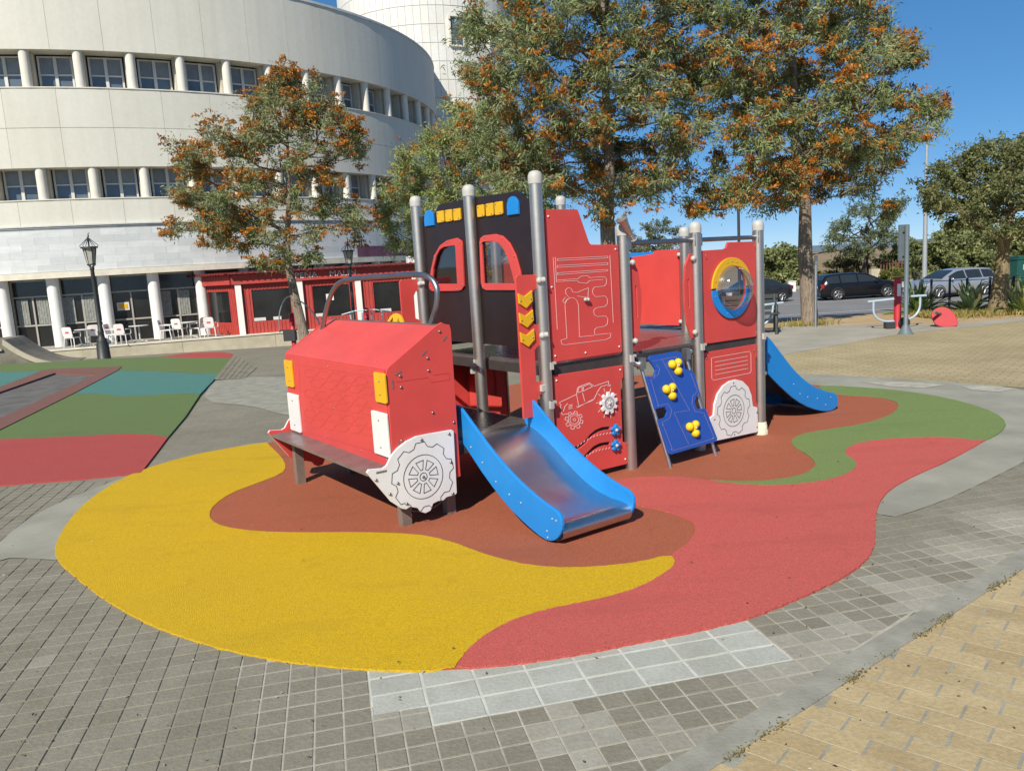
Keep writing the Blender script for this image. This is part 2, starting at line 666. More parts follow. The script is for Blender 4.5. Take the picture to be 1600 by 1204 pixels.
ANG_A = math.atan2(.218, .976)
TA, TB = .1185, .1160
TORG = (-.408, 3.036)
M['pave'] = mat_grid('grey_paving_far', ANG_A, TA, TB, TORG, (.255, .24, .188), (.285, .268, .212), (.30, .285, .23), .0045)
ANG_Y = math.radians(-41)
M['ypave'] = mat_grid('yellow_paving_far', ANG_Y, .228, .113, (1.19, 2.846), (.46, .38, .213), (.53, .445, .255), (.32, .30, .25), .009, .5)
M['ypave_mid'] = mat_grid('yellow_paving_distant', ANG_Y, .228, .113, (1.19, 2.846), (.455, .38, .222), (.515, .435, .262), (.33, .275, .17), .010, .5)
M['tile'] = mat_piece('grey_tile', (.245, .232, .18), (.28, .266, .21), .85, 45, .002, (.5, .5, .5), None, 1.05)
M['tile_rest'] = mat_attr('grey_tile_rest', .85, 0, None, 45, .0015)
M['tile_pale'] = mat_piece('mortar_stained_tile', (.31, .30, .25), (.385, .375, .315), .88, 40, .0012)
M['ltile'] = mat_piece('light_tile', (.41, .43, .385), (.47, .49, .44), .8, 60, .0008)
M['brick'] = mat_piece('yellow_paver', (.475, .375, .208), (.545, .44, .25), .85, 45, .0015, (.5, .5, .5), None, 1.25)
M['brick_rest'] = mat_attr('yellow_paver_rest', .85, 0, None, 45, .0015)
M['cement'] = mat_plain('smooth_cement', (.29, .288, .24), .9, 0, .22, 1.6, .3, .002, 90, True, .35)
M['kerb'] = mat_plain('kerb_concrete', (.285, .28, .235), .9, 0, .25, 5, .3, .003, 60, True, .4)
M['mortar'] = mat_plain('pale_mortar', (.39, .37, .31), .92, 0, .25, 7, .3, .004, 40, True, .3)
M['white_grout'] = mat_plain('white_grout', (.52, .52, .47), .9, 0, .2, 7, .3, .002, 40, True, .2)
M['path'] = mat_plain('concrete_path', (.34, .325, .275), .9, 0, .2, 1.1, .3, .002, 60, True, .3)
M['sand'] = mat_plain('sandy_earth', (.42, .31, .185), .95, 0, .2, 1.5, .2, .01, 30, True, .2)
M['ground'] = mat_ground('open_ground')
M['asphalt'] = mat_asphalt('asphalt')
M['paint'] = mat_plain('road_paint', (.62, .62, .60), .8, 0, .25, 6, .3, 0, 60, True, .4)
M['sea'] = mat_plain('far_water', (.15, .20, .24), .8, 0, .12, .01, .2, 0, 60, True)
M['trough'] = mat_plain('trough_floor', (.13, .125, .12), .9, 0, .3, 3, .3, .003, 60, True, .4)

M['cream'] = mat_piece('cream_render', (.62, .615, .545), (.655, .65, .58), .9, 6, .0006, (.52, .51, .44), (1.6, 1.6, .10), .35)
M['pier'] = mat_plain('cream_brick_pier', (.58, .545, .455), .9, 0, .12, 4, .3, .004, 30, True)
M['column'] = mat_plain('cream_column', (.68, .65, .57), .85, 0, .08, 2, .3, 0, 60, True)
M['white_col'] = mat_plain('white_column', (.76, .75, .72), .8, 0, .06, 2, .3, 0, 60, True)
M['marble'] = mat_piece('grey_marble', (.57, .60, .61), (.70, .73, .735), .4, 3, .0003, (.48, .51, .53), (.9, .9, 7), .5)
M['towertile'] = mat_piece('white_tower_tile', (.67, .67, .635), (.75, .75, .715), .5, 5, .0006, (.60, .57, .50), (4, 4, .35), .5)
M['joint'] = mat_plain('dark_joint', (.24, .22, .19), .95, 0, .1, 2, .2, 0, 60, True)  # plain dark joint colour
M['tower_joint'] = mat_plain('tower_joint', (.50, .50, .47), .95, 0, .1, 2, .2, 0, 60, True)
M['wall_joint'] = mat_plain('wall_joint', (.57, .56, .49), .95, 0, .1, 2, .2, 0, 60, True)
M['ledge'] = mat_plain('ledge', (.66, .62, .52), .85, 0, .12, 3, .3, .002, 40, True, .3)
M['wglass'] = mat_plain('window_glass', (.10, .13, .17), .06, 0, .3, .8, .7, 0, 60, True)
M['wblind'] = mat_plain('window_blind', (.20, .22, .24), .3, 0, .2, 2, .5, 0, 60, True)
M['dglass'] = mat_plain('dark_shop_glass', (.018, .019, .02), .08, 0, .3, .8, .6, 0, 60, True)
M['curtain'] = mat_plain('curtain', (.30, .31, .29), .8, 0, .3, 9, .3, 0, 60, True)
M['alu'] = mat_plain('aluminium', (.55, .56, .55), .5, 0, .1)
M['dalu'] = mat_plain('bronze_aluminium', (.36, .34, .30), .5, 0, .1)
M['wallc'] = mat_plain('stained_terrace_wall', (.46, .42, .32), .92, 0, .2, 1.6, .3, .006, 25, True, .6)
M['kiosk'] = mat_plain('red_corrugated', (.42, .055, .045), .6, 0, .12, 3, .4, 0, 60, True, .15)
M['kiosk_dk'] = mat_plain('dark_red_fascia', (.17, .022, .022), .6, 0, .15, 3, .4, 0, 60, True)
M['rooftop'] = mat_plain('grey_roof', (.25, .24, .22), .9)
M['ctower'] = mat_plain('concrete_ramp', (.20, .185, .15), .92, 0, .3, 2, .3, .006, 25, True, .5)
M['iron'] = mat_plain('dark_iron', (.045, .047, .05), .5, .3, .2, 12)
M['lampglass'] = mat_plain('lamp_glass', (.42, .41, .36), .25, 0, .2, 8)
M['chair'] = mat_plain('white_plastic', (.72, .71, .70), .5, 0, .05)
M['chairred'] = mat_plain('chair_print', (.55, .05, .06), .5)
M['sign_grey'] = mat_plain('sign_blue_grey', (.13, .165, .185), .5, .1, .1)
M['pole'] = mat_plain('grey_pole', (.34, .36, .37), .55, .2, .1)
M['fenceg'] = mat_plain('fence_dark', (.035, .045, .045), .6)
M['rust'] = mat_plain('rusty_fence', (.14, .07, .045), .9)
M['fit_red'] = mat_plain('fitness_red', (.44, .02, .03), .45)
M['fit_blue'] = mat_plain('fitness_pale_blue', (.42, .52, .60), .4, .2)
M['banner'] = mat_plain('banner_purple', (.17, .07, .11), .6, 0, .6, .8, .4, 0, 60, True)
M['lettering'] = mat_plain('pale_lettering', (.62, .58, .56), .7)
M['green_box'] = mat_plain('green_container', (.012, .075, .06), .5)
M['tyre'] = mat_plain('tyre', (.02, .02, .021), .8)
M['rim'] = mat_steel('wheel_rim', (.55, .55, .56), .35, (8, 8, 8))
M['carglass'] = mat_plain('car_glass', (.02, .026, .03), .05, 0, .1, 2, .7)
M['tail'] = mat_plain('tail_light', (.32, .01, .012), .2)
M['headl'] = mat_plain('head_light', (.62, .64, .68), .12, .3)
M['plate'] = mat_plain('number_plate', (.6, .6, .6), .5)
M['leaf'] = mat_attr('leaf', .5, .36)
M['bark'] = mat_bark('grevillea_bark', (.16, .125, .095), (.42, .345, .27))
M['bark_pale'] = mat_bark('pale_bark', (.15, .115, .06), (.40, .32, .18))
M['bark_dark'] = mat_bark('dark_bark', (.055, .045, .036), (.14, .115, .09))

# ------------------------------------------------------------------ the setting: ground, water, car park, paving
rnd = random.Random(5)


def strip(name, x0, x1, ys, dz, mat, parent=None):
    v = []; f = []
    for y in ys:
        v += [(x0, y, gz(y) + dz), (x1, y, gz(y) + dz)]
    for i in range(len(ys) - 1):
        f.append((2 * i, 2 * i + 1, 2 * i + 3, 2 * i + 2))
    return link(name, newmesh(name, v, f, mat), parent)


YS = [18, 18.5, 19, 19.5, 20, 20.5, 21, 24, 28, 32, 36.4]
tag(strip('ground', -4000, 4000, [-60] + YS + [60, 120, 320, 7000], -.03, M['ground']), kind='structure')
sea = slab('sea', [(-7000, 430), (7000, 330), (7000, 9000), (-7000, 9000)], -1.20, M['sea'])
tag(sea, kind='structure')
pl = strip('plaza_pavement', -46, 2.2, [-6] + YS + [39], -.0025, M['pave'])
tag(pl, kind='structure')
pr = slab('plaza_pavement_right', [(2.2, -6), (16, -6), (16, 17.2), (2.2, 17.2)], -.0025, M['pave'])
tag(pr, kind='structure')
tag(strip('car_park', 2.6, 90, [21.4, 24, 28, 32, 36.4, 59], .004, M['asphalt']), kind='structure')
kb = MB()
for i in range(30):
    kb.box((4 + i * 2.5, 59.4, -1.2), (2.46, .3, .34))
tag(kb.build('car_park_kerb', M['kerb']), kind='structure')
for k, (y0, y1, x0, x1) in enumerate(((43.2, 43.32, 10, 28), (36.5, 36.62, 6, 60))):
    tag(slab('road_line', [(x0, y0), (x1, y0 + 1.0), (x1, y1 + 1.0), (x0, y1)], -1.238, M['paint']), kind='structure')


def gp(px, z=0.0): return [G(x, y, z)[:2] for x, y in px]


# rubber play surface: outline and colour zones
OUT = [(85, 862), (95, 835), (120, 800), (160, 767), (215, 738), (290, 715), (360, 701), (418, 694), (520, 668), (640, 634), (760, 606), (900, 590), (1050, 585), (1180, 592),
       (1275, 603), (1380, 609), (1450, 618), (1510, 631), (1555, 647), (1573, 662), (1565, 676), (1536, 691), (1480, 722), (1430, 743),
       (1390, 765), (1371, 790), (1366, 825), (1368, 850), (1358, 872), (1335, 893), (1290, 918), (1240, 940), (1180, 965), (1100, 985), (1000, 1005), (900, 1025), (800, 1040), (710, 1047),
       (620, 1050), (540, 1045), (450, 1035), (370, 1021), (290, 998), (220, 970), (160, 935), (115, 900), (93, 880)]
rj = random.Random(3)


def crumbly(P, step=.02, amp=.0035):
    out = []
    for a, b in zip(P, P[1:] + P[:1]):
        a = np.array(a, float); b = np.array(b, float)
        L = np.hypot(*(b - a)); near = min(a[1], b[1]) < 5.2
        n = max(1, int(L / (step if near else .2)))
        for k in range(n):
            q = a + (b - a) * k / n
            out.append((q[0] + (rj.uniform(-amp, amp) if near else 0), q[1] + (rj.uniform(-amp, amp) if near else 0)))
    return out


rub_out = smooth_poly(gp(OUT), 2)
rubber = slab('rubber_play_surface', rub_out, .009, M['r_brown'], .03)
tag(rubber, kind='structure')
ZB = [(327, 803), (335, 790), (360, 772), (400, 757), (440, 742), (448, 730), (440, 715), (418, 694)]
ZY = ([(418, 692), (360, 700.5), (290, 714.5), (215, 737), (160, 766), (120, 799), (95, 834), (84.5, 862), (93, 880.5), (115, 900.5), (160, 936), (220, 971), (290, 999), (370, 1022), (450, 1036), (540, 1046), (620, 1051), (708, 1048)]
      + [(716, 1035), (745, 1003), (790, 975), (850, 955), (940, 938), (1000, 920), (1035, 900), (1052, 888), (1055, 878), (1048, 868),
         (1000, 880), (930, 888), (860, 889), (800, 880), (750, 865), (700, 846), (650, 836), (560, 833), (470, 834), (400, 832), (350, 825), (330, 815)] + ZB[0:])
ZY_done = smooth_poly(gp(ZY), 1)
ZP = [(709, 1048), (720, 1032), (745, 1003), (790, 975), (850, 955), (940, 938), (1000, 920), (1035, 900), (1052, 888), (1055, 878), (1048, 868),
      (1070, 855), (1084, 840), (1087, 828), (1080, 815), (1040, 800), (985, 790), (950, 775), (945, 760), (970, 750), (1020, 746), (1080, 748), (1140, 757), (1200, 761), (1260, 757), (1310, 748), (1338, 734), (1338, 722), (1320, 712), (1322, 702), (1345, 692), (1400, 686), (1480, 684), (1537, 688),
      (1536.5, 691.5), (1480.5, 722.5), (1430.5, 743.5), (1390.5, 765.5), (1371.5, 790), (1366.5, 825), (1368.5, 850), (1358.5, 872.5), (1335.5, 893.5), (1290, 918.5), (1240, 941), (1180, 966), (1100, 986), (1000, 1006), (900, 1026), (800, 1041)]
ZG = [(1100, 750), (1160, 755), (1210, 752), (1250, 745), (1270, 735), (1275, 725), (1262, 712), (1240, 700), (1235, 690), (1250, 680), (1290, 673), (1350, 664), (1390, 651), (1405, 638), (1400, 628), (1370, 621), (1310, 618), (1285, 612), (1275, 602.5),
      (1380, 608.5), (1450, 617.5), (1510, 630.5), (1555.5, 646.5), (1573.5, 662), (1565.5, 676.5), (1536.5, 691.5),
      (1480, 684), (1400, 686), (1345, 692), (1322, 702), (1320, 712), (1338, 722), (1338, 734), (1310, 748), (1260, 757), (1200, 761), (1140, 757)]
for nm, px, z, mt in (('rubber_zone_yellow', ZY, .013, 'r_yellow'), ('rubber_zone_coral', ZP, .0145, 'r_pink'), ('rubber_zone_green', ZG, .016, 'r_green')):
    tag(slab(nm, crumbly(smooth_poly(gp(px), 1)), z, M[mt], .02), kind='structure')

# cement bands round the rubber
CEM_R = [(1190, 586), (1275, 584), (1440, 594), (1600, 606), (1700, 640), (1660, 690), (1600, 722), (1500, 772), (1440, 795), (1385, 812), (1340, 780), (1300, 700), (1230, 620)]
CEM_L = [(-60, 900), (-40, 870), (0, 848), (22, 826), (62, 800), (112, 777), (200, 743), (300, 714), (420, 687), (430, 700), (300, 780), (200, 850), (100, 876), (40, 872), (5, 872)]
cem_r = smooth_poly(gp(CEM_R), 1)
cem_l = smooth_poly(gp(CEM_L), 1)
tag(slab('cement_band', cem_r, .004, M['cement']), kind='structure')
tag(slab('cement_band_left', cem_l, .004, M['cement']), kind='structure')
tag(slab('cement_apron', smooth_poly(gp([(330, 598), (345, 590), (470, 588), (560, 600), (470, 650), (440, 648), (395, 634), (314, 628)]), 1), .004, M['kerb']), kind='structure')


def blob(px, py, rx, ry, seed, n=22):
    q = random.Random(seed)
    c = G(px, py)
    ph = [q.uniform(0, 6.28) for _ in range(4)]
    out = []
    for k in range(n):
        a = 2 * math.pi * k / n
        rr = 1 + .22 * math.sin(2 * a + ph[0]) + .14 * math.sin(3 * a + ph[1]) + .1 * math.sin(5 * a + ph[2]) + q.uniform(-.06, .06)
        X = rx * rr * math.cos(a); Y = ry * rr * math.sin(a)
        ca, sa = .805, .594
        out.append((c[0] + X * ca - Y * sa, c[1] + X * sa + Y * ca))
    return out


for k, (px, py, rx, ry) in enumerate(((1452, 955, .30, .020), (1385, 985, .24, .016), (1235, 1092, .13, .020), (1560, 895, .2, .016), (1110, 1180, .16, .018))):
    tag(slab('mortar_spill', blob(px, py, rx, ry, k), .0048 + .0006 * (k % 3), M['mortar']), kind='structure')
for px in ([(1345, 597), (1420, 597), (1478, 602), (1440, 607), (1390, 604)], [(1500, 604), (1545, 603), (1592, 608), (1560, 613), (1520, 610)]):
    tag(slab('white_cement_patch', gp(px), .008, M['mortar']), kind='structure')

# kerb line between grey tiles and yellow pavers
KA = np.array([.715, 2.706]); KD = np.array([.805, .594]); KN = np.array([.594, -.805])
kerb_root = tag(slab('paving_edge', [tuple(KA + KD * s + KN * t) for s, t in ((-4, -.125), (14, -.125), (14, .0), (-4, .0))], .0075, M['kerb'], .03), kind='structure')
yp = tag(slab('yellow_pavement', [tuple(KA + KD * s + KN * t) for s, t in ((-4, 0.001), (14, 0.001), (14, 9), (-4, 9))], -.0025, M['ypave'], 0), kind='structure')
YMID = [(1190, 566), (1228, 553), (1400, 522), (1600, 502), (1800, 488), (1850, 610), (1600, 606), (1440, 596), (1275, 586), (1190, 586)]
tag(slab('yellow_pavement_far', gp(YMID), .003, M['ypave_mid']), kind='structure')
tag(slab('concrete_path', gp([(1130, 570), (1150, 525), (1230, 509), (1300, 508), (1480, 507), (1600, 496), (1600, 502), (1400, 523), (1228, 554), (1190, 567)]), .006, M['path']), kind='structure')
sandp = [(1130, 520), (1180, 503), (1400, 487), (1700, 470), (1720, 494), (1480, 508), (1300, 509), (1230, 510), (1150, 526)]
tag(slab('sand_strip', gp(sandp), .002, M['sand']), kind='structure')

# grey tiles built one by one near the camera
ea = np.array([math.cos(ANG_A), math.sin(ANG_A)]); eb = np.array([-ea[1], ea[0]])


def tile_mesh(name, a, b, mat, h=.012, ch=.004):
    x, y = a / 2, b / 2
    v = [(-x, -y, -h), (x, -y, -h), (x, y, -h), (-x, y, -h), (-x, -y, -ch), (x, -y, -ch), (x, y, -ch), (-x, y, -ch),
         (-x + ch, -y + ch, 0), (x - ch, -y + ch, 0), (x - ch, y - ch, 0), (-x + ch, y - ch, 0)]
    f = [(0, 1, 5, 4), (1, 2, 6, 5), (2, 3, 7, 6), (3, 0, 4, 7), (4, 5, 9, 8), (5, 6, 10, 9), (6, 7, 11, 10), (7, 4, 8, 11), (8, 9, 10, 11)]
    return newmesh(name, v, f, mat)


def pxof(P):
    d = np.array([P[0], P[1], 0.0]) - CAM
    z = d @ CF
    if z < .1: return (-999, -999)
    return (800 + F_PX * (d @ CR) / z, 602 - F_PX * (d @ CU) / z)


rub_in = gp([(x + (800 - x) * .02, y + (820 - y) * .035) for x, y in OUT])


def is_light(i, j):
    # light replacement tiles take 2 x 1.33 grid cells; returns True where a grey tile is left out
    u = i * TA; v = j * TB
    return (-.236 <= u + .01 < .236 * 7 and v >= -.02 and v + .01 < .62) and not (u < -.01 and v < .13)


cand = []
for i in range(-50, 62):
    for j in range(-22, 60):
        c = np.array(TORG) + ea * (i + .5) * TA + eb * (j + .5) * TB
        x, y = pxof(c)
        if not (-60 < x < 1660 and 500 < y < 1260): continue
        if c[1] > 7.6: continue
        if inside(c, rub_in): continue
        if (c - KA) @ KN > -.075: continue
        if inside(c, cem_l) or inside(c, cem_r): continue
        if is_light(i, j): continue
        cand.append((c[0] ** 2 + c[1] ** 2, i, j, c))
cand.sort(key=lambda t: t[0])
STAINS = [(np.array(G(px, py)[:2]), r) for px, py, r in ((1530, 866, .30), (1440, 925, .26), (1225, 1070, .22), (1180, 1020, .14), (900, 1150, .20), (1330, 1000, .22), (1590, 815, .3), (1060, 1150, .18), (640, 1110, .20), (1275, 1010, .2), (45, 1035, .07))]


def stain(c):
    return max([0.0] + [min(1.0, max(0.0, 1.35 - np.hypot(*(c - q)) / r)) for q, r in STAINS])


tmesh = tile_mesh('paving_tile', TA - .007, TB - .007, M['tile'], .012, .0025)
tmesh_p = tile_mesh('paving_tile', TA - .007, TB - .007, M['tile_pale'], .012, .0015)
vis = [t for t in cand if -20 < pxof(t[3])[0] < 1620 and pxof(t[3])[1] < 1215]
top = set((t[1], t[2]) for t in vis[:300])
tv = []; tq = []; tc = []
bx = np.array([v.co[:] for v in tmesh.vertices]); bf = [tuple(p.vertices) for p in tmesh.polygons]
rot = np.array([[ea[0], eb[0], 0], [ea[1], eb[1], 0], [0, 0, 1]])
for d2, i, j, c in cand:
    dz = rnd.uniform(-.0012, .0018)
    if (i, j) in top:
        o = link('paving_tile', tmesh_p if stain(c) > rnd.uniform(.25, .8) else tmesh, pl, (c[0], c[1], .0015 + dz), ANG_A + rnd.uniform(-.006, .006))
        o.rotation_euler.x = rnd.uniform(-.004, .004); o.rotation_euler.y = rnd.uniform(-.004, .004)
    else:
        b0 = len(tv)
        tv += list(bx @ rot.T + np.array([c[0], c[1], .0015 + dz]))
        k = rnd.random()
        col = np.array([.255, .242, .19]) * (1 - k) + np.array([.28, .266, .21]) * k + (stain(c) * np.array([.15, .148, .13]))
        for q in bf: tq.append([b0 + z for z in q]); tc.append(col)
rest = link('paving_tiles', npmesh('paving_tiles', tv, tq, M['tile_rest'], np.array(tc)), pl)
tag(rest, kind='stuff')
lt = tile_mesh('light_paving_tile', .236 - .010, .156 - .010, M['ltile'], .012, .003)
for i in range(-1, 7):
    for j in range(0, 4):
        if i < 0 and j < 1: continue
        c = np.array(TORG) + ea * (i + .5) * .236 + eb * (j + .5) * .156
        if inside(c, rub_in): continue
        link('light_paving_tile', lt, pl, (c[0], c[1], .003 + rnd.uniform(-.001, .0012)), ANG_A)
grout_px = [(330, 1030), (560, 1000), (1000, 960), (1380, 860), (1700, 780), (1700, 900), (1080, 1260), (330, 1260), (420, 1120)]
tag(slab('pale_joint_filling', smooth_poly(gp(grout_px), 1), -.0012, M['mortar']), kind='structure')
tag(slab('light_grout', [tuple(np.array(TORG) + ea * a + eb * b) for a, b in ((-.236, .156), (0, .156), (0, 0), (1.652, 0), (1.652, .66), (-.236, .66))], .0005, M['white_grout'], parent=None), kind='structure')

# yellow pavers
BL, BW = .228, .113
ymesh = tile_mesh('paver', BL - .010, BW - .005, M['brick'], .014, .0012)
ex = np.array([math.cos(ANG_Y), math.sin(ANG_Y)]); ey = np.array([-ex[1], ex[0]])
cand = []
yo = np.array([1.19, 2.846])
tag(slab('paver_joint_filling', [tuple(KA + KD * q + KN * t) for q, t in ((-4, 0.002), (4, 0.002), (4, 3), (-4, 3))], -.0004, M['kerb']), kind='structure')
for j in range(-40, 60):
    for i in range(-12, 34):
        c = yo + ey * (j + .5) * BW + ex * ((i + .5 + (.5 if j % 2 else 0)) * BL)
        t = (c - KA) @ KN
        if t + BL * .5 * .976 < .035: continue
        x, y = pxof(c)
        if not (900 < x < 1760 and 800 < y < 1300): continue
        q = 1.0
        if t < BL * .5 * .976 - .04:      # cut to fit at the kerb
            keep = (t + BL * .5 * .976) / .976 + .035
            q = keep / BL; c = c + ex * (BL - keep) / 2
        cand.append((c[0] ** 2 + c[1] ** 2, i, j, c, q))
cand.sort(key=lambda t: t[0])
for d2, i, j, c, q in cand[:300]:
    o = link('paver', ymesh, yp, (c[0], c[1], .0008 + rnd.uniform(-.001, .0016)), ANG_Y + rnd.uniform(-.008, .008))
    o.scale.x = q
    o.rotation_euler.x = rnd.uniform(-.004, .004)
bv = np.array([v.co[:] for v in ymesh.vertices]); bq = [tuple(p.vertices) for p in ymesh.polygons]
ry_ = np.array([[ex[0], ey[0], 0], [ex[1], ey[1], 0], [0, 0, 1]])
tv = []; tq = []; tc = []
for d2, i, j, c, q in cand[300:]:
    b0 = len(tv)
    tv += list((bv * np.array([q, 1, 1])) @ ry_.T + np.array([c[0], c[1], .001])); k = rnd.random()
    for f_ in bq: tq.append([b0 + z for z in f_]); tc.append(np.array([.46, .38, .213]) * (1 - k) + np.array([.53, .445, .255]) * k)
if tv: tag(link('pavers', npmesh('pavers', tv, tq, M['brick_rest'], np.array(tc)), yp), kind='stuff')

# ------------------------------------------------------------------ old rubber track on the left, slightly raised
def lz(y):   # its top rises gently towards the far end
    return .012 + .0026 * max(0, y - 7)


def LP(x, y):
    z = .05
    for _ in range(12):
        p = G(x, y, z)
        z = lz(p[1])
    return p


def lzone(name, px, mt, dz):
    P = [LP(*q) for q in px]
    return tag(slab(name, [p[:2] for p in P], 0, M[mt], .20, None, [p[2] + dz for p in P]), kind='structure')


E1 = [(220, 738), (245, 706), (262, 683)]
lzone('track_zone_red', [(-120, 768), (0, 757), (120, 748)] + E1 + [(240, 679), (200, 677), (100, 682), (0, 686), (-120, 692)], 'r_lred', 0)
lzone('track_zone_green', [(-120, 692), (0, 686), (100, 682), (200, 677), (240, 679), (262, 683), (290, 650), (313, 615), (280, 614), (240, 617), (190, 619), (160, 615), (117, 614), (0, 672), (-120, 731)], 'r_lgreen', 0)
lzone('track_zone_teal', [(117, 614), (160, 615), (190, 619), (240, 617), (280, 614), (313, 615), (335, 592), (342, 583), (300, 583), (250, 580), (184, 579)], 'r_teal', 0)
lzone('track_zone_far_green', [(184, 579), (250, 580), (300, 583), (342, 583), (362, 559), (300, 559), (250, 557), (170, 560), (100, 564), (0, 569), (-120, 575), (-120, 585), (0, 581), (66, 579), (80, 577), (190, 573)], 'r_lgreen', 0)
lzone('track_zone_far_red', [(250, 557), (300, 559), (362, 559), (366, 553), (350, 550), (300, 551)], 'r_lred', 0)
lzone('track_zone_left_teal', [(66, 579), (0, 581), (-120, 585), (-120, 650), (0, 605)], 'r_teal', 0)
lzone('trough_rim', [(-120, 731), (0, 672), (117, 614), (184, 579), (190, 573), (150, 586), (0, 654), (-120, 709)], 'r_rim', .012)
lzone('trough_rim_far', [(150, 586), (190, 573), (80, 577), (86, 583)], 'r_rim', .011)
lzone('trough_rim_left', [(86, 583), (80, 577), (66, 579), (0, 605), (-120, 650), (-120, 662), (0, 613)], 'r_rim', .012)
tag(slab('trough_floor', gp([(-160, 740), (-160, 650), (60, 583), (170, 575), (170, 590)], .01), .012, M['trough']), kind='structure')
# tiled slope down from the far corner of the track
c0, c1, c2, c3 = LP(366, 553), LP(335, 592), GG(382, 592), GG(402, 574)
skirt = slab('sloping_pavement', [c0[:2], c1[:2], c2[:2], c3[:2]], 0, M['pave'], .0, None, [c0[2] - .01, c1[2] - .01, .004, .004])
tag(skirt, kind='structure')
A0, A1, B1, B0 = (np.array(c) for c in (c0, c1, c2, c3))
bil = lambda a, t: (A0 * (1 - a) + B0 * a) * (1 - t) + (A1 * (1 - a) + B1 * a) * t
for i in range(6):
    for j in range(4):
        q = [bil((i + da_) / 6, (j + db_) / 4) for da_, db_ in ((.05, .04), (.95, .04), (.95, .96), (.05, .96))]
        vv = [p + np.array([0, 0, .008]) for p in q] + [p - np.array([0, 0, .01]) for p in q]
        link('sloping_tile', newmesh('sloping_tile', vv, [(3, 2, 1, 0), (0, 1, 5, 4), (1, 2, 6, 5), (2, 3, 7, 6), (3, 0, 4, 7)], M['tile']), skirt)

# ------------------------------------------------------------------ the round building
BX, BY, BR = -24.482, 54.931, 20.524
STEP, A00 = 5.72, 14.1
bld = thing('round_building', 'large round cream building with two bands of windows and a marble fascia', 'building', (BX, BY, -.65))
BZ0 = -.65


def arc_panel(name, r0, r1, z0, z1, a0, a1, mat, seg=4):
    """curved slab between two radii, around the building's axis, angles from the front"""
    v = []; f = []
    for k in range(seg + 1):
        a = R(a0 + (a1 - a0) * k / seg)
        for r, z in ((r0, z0), (r1, z0), (r1, z1), (r0, z1)):
            v.append((r * math.sin(a), -r * math.cos(a), z - BZ0))
    for k in range(seg):
        b = 4 * k
        for q in range(4):
            f.append((b + q, b + 4 + q, b + 4 + (q + 1) % 4, b + (q + 1) % 4))
    f += [(0, 1, 2, 3), (4 * seg + 3, 4 * seg + 2, 4 * seg + 1, 4 * seg)]
    return newmesh(name, v, f, mat)


def arc_full(name, r0, r1, z0, z1, a0, a1, mat, parent, seg=60):
    return link(name, arc_panel(name, r0, r1, z0, z1, a0, a1, mat, seg), parent)


KS = range(-8, 22)
g = .03
for nm, z0, z1, dr in (('wall_panel', 11.81, 15.03, .0), ('wall_panel', 8.66, 10.26, 0), ('wall_panel', 7.02, 8.64, 0), ('wall_panel', 4.62, 5.66, 0)):
    pm = arc_panel(nm, BR - .30, BR, z0, z1, -STEP / 2 + g / 2, STEP / 2 - g / 2, M['cream'])
    for k in KS:
        link(nm, pm, bld, None, R(A00 + STEP * (k + .02)))
arc_full('wall_core', BR - 1.4, BR - .025, 11.83, 15.0, -50, 165, M['wall_joint'], bld)
arc_full('wall_core', BR - 1.4, BR - .025, 7.04, 10.24, -50, 165, M['wall_joint'], bld)
arc_full('wall_core', BR - 1.4, BR - .025, 4.64, 5.64, -50, 165, M['wall_joint'], bld)
arc_full('coping', BR - .36, BR + .05, 15.035, 15.15, -50, 165, M['alu'], bld)
arc_full('sill', BR - .7, BR + .04, 10.262, 10.31, -50, 165, M['ledge'], bld)
arc_full('sill', BR - .7, BR + .04, 5.662, 5.71, -50, 165, M['ledge'], bld)
for q in range(3):
    arc_full('cornice', BR - .3, BR + .10 + .05 * q, 4.42 + .066 * q, 4.475 + .066 * q, -50, 165, M['alu'], bld)
arc_full('ledge', BR - 1.5, BR + .22, 2.38, 2.64, -50, 165, M['ledge'], bld)
arc_full('fascia_core', BR - 1.5, BR + .06, 2.65, 4.41, -50, 165, M['ledge'], bld)
roof = MB()
roof.lathe([(0.01, 14.6 - BZ0), (BR - 1, 14.6 - BZ0)], 64)
roof.build('roof', M['rooftop'], bld)
# marble slabs
ms = {}
for w in (0, 1):
    ms[w] = arc_panel('marble_slab', BR + .04, BR + .12, 0 + BZ0, .2915 + BZ0, -STEP / 4 + .006, STEP / 4 - .006, M['marble'], 2)
for row in range(6):
    for k in range(-4, 30):
        a = A00 + (k - 4) * STEP / 2 + (STEP / 4 if row % 2 else 0)
        if a < -14 or a > 95: continue
        o = link('marble_slab', ms[0], bld, (0, 0, 2.652 - BZ0 + row * .2935), R(a))
